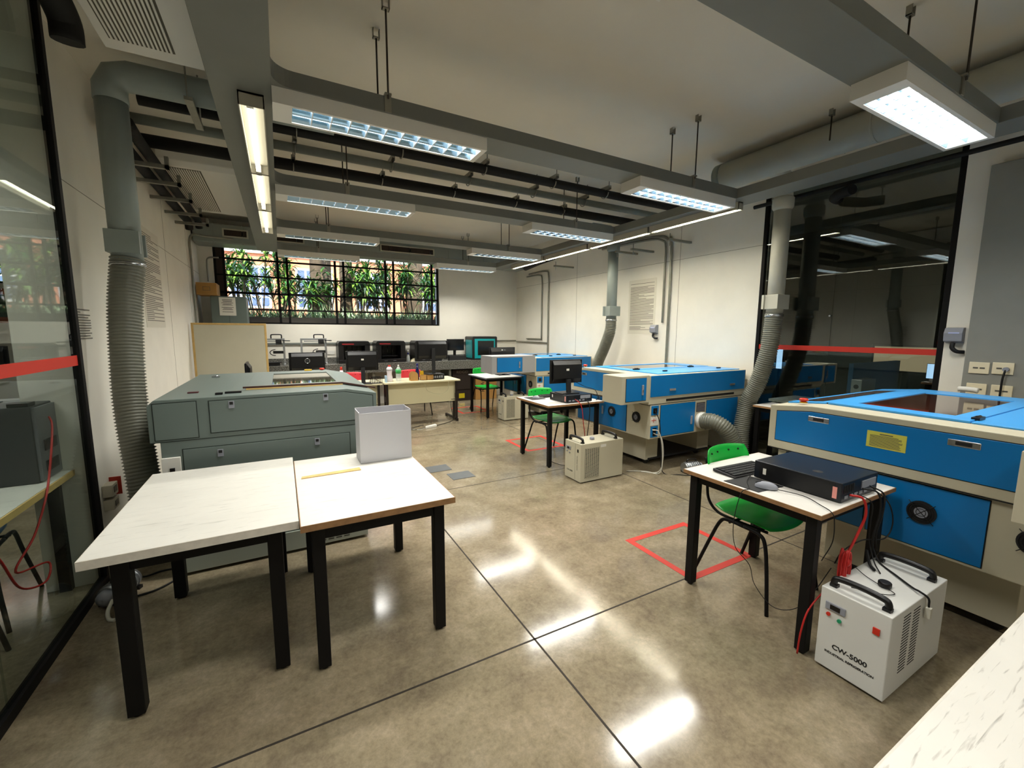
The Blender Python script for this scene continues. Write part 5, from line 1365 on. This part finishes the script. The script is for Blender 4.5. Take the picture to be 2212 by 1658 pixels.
MB().box(8.2, 2.30, 1.0, 8.26, 3.15, 1.42).build('screen_body', BLKP, r); MB().box(8.195, 2.33, 1.03, 8.1999, 3.12, 1.39).build('screen_face', SCREENT, r)
MB().box(8.22, 2.68, 0, 8.26, 2.76, 1.0).build('stand', BLKM, r)
for k, (x, y) in enumerate(((7.2, 3.95), (7.2, 1.62), (7.5, 2.05))):
    r = thing('lit_monitor', 'glowing monitor beyond the right glass, %s' % ['left', 'right tall', 'right small'][k], 'monitor', (x, y, .75), 'lit monitors beyond the right glass')
    hh = (.40, .42, .2)[k]; ww = (.10, .10, .22)[k]
    MB().box(x, y, 1.0, x+.03, y+ww, 1.0+hh).build('screen_body', BLKP, r); MB().box(x-.003, y+.005, 1.005, x-.0002, y+ww-.005, .995+hh).build('screen_face', SCREENB, r)
    MB().box(x+.005, y+ww/2-.02, 0.0, x+.03, y+ww/2+.02, 1.0).build('stand', BLKM, r)

# ------------------------------------------------------------------ garden and building outside
struct('trim_5', MB().box(-7, YB+.75, 0, 9, YB+1.0, 1.86), PARAP)
o = MB().box(-30, YB+1.0, 1.2, 40, 45, 1.66).build('ground', SOIL); o['kind'] = 'structure'
r = thing('orange_building', 'orange building with white gridded windows beyond the garden', 'building', (4, 22, 1.66))
MB().box(-16, 21, 1.66, 26, 30, 9.2).build('wall', BRICK, r)
MB().box(-16, 20.9, 4.75, 26, 21, 5.0).box(-16, 20.85, 8.2, 26, 21, 8.6).box(-16, 20.93, 1.66, 26, 21, 2.1).build('white_band', WHR, r)
bl = MB()
for k in range(140): bl.box(-16+k*.3, 20.88, 5.0, -15.9+k*.3, 20.92, 5.6)
bl.box(-16, 20.86, 5.6, 26, 20.96, 5.72); bl.build('balustrade', WHR, r)
for i in range(15):
    x = -14+i*2.45
    for z in (2.5, 6.1):
        wd = MB().box(x, 20.93, z, x+1.5, 21, z+1.75).build('window', WHR, r)
        pn = MB()
        for a in range(4):
            for b in range(4): pn.box(x+.09+a*.35, 20.915, z+.10+b*.41, x+.36+a*.35, 20.93, z+.44+b*.41)
        pn.build('pane', PANEB, wd)
# trees
def trunk(x, y, rad, label, lean=0, h=6):
    rr = random.Random(int(x*100)); r = thing('tree', label, 'tree', (x, y, 1.66), 'trees outside the window')
    pts = [(x+lean*k/8+rr.uniform(-.03, .03), y, 1.6+h*k/8) for k in range(9)]
    MB().tube(pts, rad, 12, rad=[rad*(1.35 if k == 0 else 1.0-.03*k)*rr.uniform(.93, 1.07) for k in range(9)]).build('trunk', BARK, r)
    f = MB()
    for k in range(420):
        a = rr.uniform(0, 2*PI); q = rr.uniform(0, 1)**.5*1.0; cx, cy, cz = x+lean+q*math.cos(a), y+q*.8*math.sin(a), rr.uniform(4.2, 7.4)
        leaf(f, (cx, cy, cz), rr.uniform(0, 2*PI), rr.uniform(-1.0, .4), .22, .06, rr.randint(0, 1))
    f.build('crown', [LEAF, LEAFD], r)
def leaf(m, c, az, el, L, w, mi=0, droop=.5):
    c = Vector(c); d = Vector((math.cos(az)*math.cos(el), math.sin(az)*math.cos(el), math.sin(el)))
    s = Vector((-math.sin(az), math.cos(az), 0)); p1 = c+d*L*.5; d2 = (d+Vector((0, 0, -droop))).normalized(); p2 = p1+d2*L*.5
    m.add([c-s*w*.2, c+s*w*.2, p1+s*w*.5, p1-s*w*.5, p2], [(0, 1, 2, 3), (3, 2, 4)], mi)
trunk(.92, 12.4, .17, 'thick tree trunk outside, left of the window centre')
trunk(1.55, 11.9, .16, 'tree trunk outside behind the wide middle window bar')
trunk(1.32, 14.5, .12, 'thinner tree trunk outside, farther back left of centre', .1)
trunk(3.75, 13.2, .24, 'broad tree trunk outside at the right end of the window')
def palm(x, y, h, n, label, mi, seed, nst=3, L=.5):
    rr = random.Random(seed); r = thing('garden_plant', label, 'plant', (x, y, 1.66), 'leafy plants outside the window')
    st = MB(); f = MB()
    for k in range(nst):
        ax, ay = x+rr.uniform(-.12, .12), y+rr.uniform(-.12, .12); tx, ty = ax+rr.uniform(-.25, .25), ay+rr.uniform(-.2, .2); hz = h*rr.uniform(.75, 1.1)
        st.tube([(ax, ay, 1.6), ((ax+tx)/2, (ay+ty)/2, 1.66+hz*.5), (tx, ty, 1.66+hz)], .018, 6)
        for q in range(n):
            zz = 1.66+hz*rr.uniform(.62, 1.06); u = (zz-1.66)/hz
            leaf(f, (ax+(tx-ax)*u, ay+(ty-ay)*u, zz), rr.uniform(0, 2*PI), rr.uniform(-.3, 1.2), L*rr.uniform(.6, 1.1), .045*rr.uniform(.7, 1.5), rr.randint(0, 2) if mi is None else mi, rr.uniform(.4, 1.3))
    st.build('stem', BARK, r); f.build('foliage', [LEAF, LEAFL, LEAFD], r)
rr = random.Random(11)
spots = [(-1.3, 11.4, 1.7), (-.75, 11.2, 1.25), (-.4, 11.9, 1.5), (-.05, 11.3, .95), (.3, 12.0, 1.3), (.62, 11.6, .9), (1.2, 11.7, 1.25), (1.75, 11.4, 1.5), (2.0, 12.1, 1.2), (2.3, 11.5, 1.4),
         (2.55, 12.2, 1.0), (2.95, 11.3, 1.55), (3.2, 11.8, 1.35), (3.5, 11.3, 1.2), (3.75, 11.9, 1.6), (4.05, 11.4, 1.35), (4.4, 11.9, 1.5), (.1, 13.2, 1.9), (-.9, 13.5, 1.9), (2.2, 13.6, 1.7), (3.0, 13.8, 1.9)]
nms = ['first', 'second', 'third', 'fourth', 'fifth', 'sixth', 'seventh', 'eighth', 'ninth', 'tenth', 'eleventh', 'twelfth', 'thirteenth', 'fourteenth', 'fifteenth', 'sixteenth', 'seventeenth']
for k, (x, y, h) in enumerate(spots):
    order = sorted(range(len(spots)), key=lambda q: spots[q][0]/spots[q][1]).index(k)
    w_ = ['first', 'second', 'third', 'fourth', 'fifth', 'sixth', 'seventh', 'eighth', 'ninth', 'tenth', 'eleventh', 'twelfth', 'thirteenth', 'fourteenth', 'fifteenth', 'sixteenth', 'seventeenth', 'eighteenth', 'nineteenth', 'twentieth', 'last'][order]
    palm(x, y, h, 46, 'long leaved plant outside the window, %s from the left' % w_, None, 20+k, nst=3+(k % 3), L=.52 if k % 2 else .40)
f = MB()
for k in range(2600):
    x = rr.uniform(-2.2, 5.4); y = rr.uniform(10.9, 11.5)
    leaf(f, (x, y, 1.66+rr.uniform(0, .1)), rr.uniform(0, 2*PI), rr.uniform(.7, 1.4), rr.uniform(.3, .55), .03, rr.choice((0, 0, 1)), .5)
tag(f.build('grass_bed', [LEAFV, LEAF]), 'pale striped grassy plants along the bottom of the window', 'ground plants', kind='stuff')
# plants beyond window_4
for k, x in enumerate((-7.2, -6.3, -5.4, -4.7, -4.1)):
    palm(x, 11.6, 1.7, 40, 'leafy plant outside the far left window, %s' % nms[k], None, 60+k, nst=4)

# ------------------------------------------------------------------ light from outside
w = bpy.data.worlds.new('world'); sc.world = w; w.use_nodes = True
nt = w.node_tree; bg = nt.nodes['Background']
sky = nt.nodes.new('ShaderNodeTexSky'); sky.sky_type = 'NISHITA'; sky.sun_disc = False
sky.sun_elevation = math.radians(48); sky.sun_rotation = math.radians(180); sky.altitude = 700; sky.dust_density = 2
nt.links.new(sky.outputs['Color'], bg.inputs['Color']); bg.inputs['Strength'].default_value = .7
sd = bpy.data.lights.new('sun', 'SUN'); sd.energy = 12.0; sd.angle = .01; sd.color = (1, .95, .86)
so = bpy.data.objects.new('sun', sd); col.objects.link(so)
so.rotation_euler = Vector((.25, .75, -.95)).to_track_quat('-Z', 'Y').to_euler()

# ------------------------------------------------------------------ camera
F, YAW, PIT, ROL = 911.8, 0.49912, 0.12497, 0.00498
f = Vector((math.sin(YAW)*math.cos(PIT), math.cos(YAW)*math.cos(PIT), -math.sin(PIT)))
rt = Vector((math.cos(YAW), -math.sin(YAW), 0)); up = rt.cross(f)
c, s = math.cos(ROL), math.sin(ROL)
r_, u_ = rt*c+up*s, up*c-rt*s
M = Matrix((r_, u_, -f)).transposed().to_4x4(); M.translation = (0, 0, 1.6)
cd = bpy.data.cameras.new('camera'); cd.sensor_width = 36; cd.lens = F/2212*36; cd.clip_start = .02; cd.clip_end = 200
co = bpy.data.objects.new('camera', cd); col.objects.link(co); co.matrix_world = M
sc.camera = co
sc.view_settings.view_transform = 'Standard'; sc.view_settings.look = 'None'
sc.view_settings.exposure = 0; sc.view_settings.gamma = 1; sc.view_settings.use_curve_mapping = False
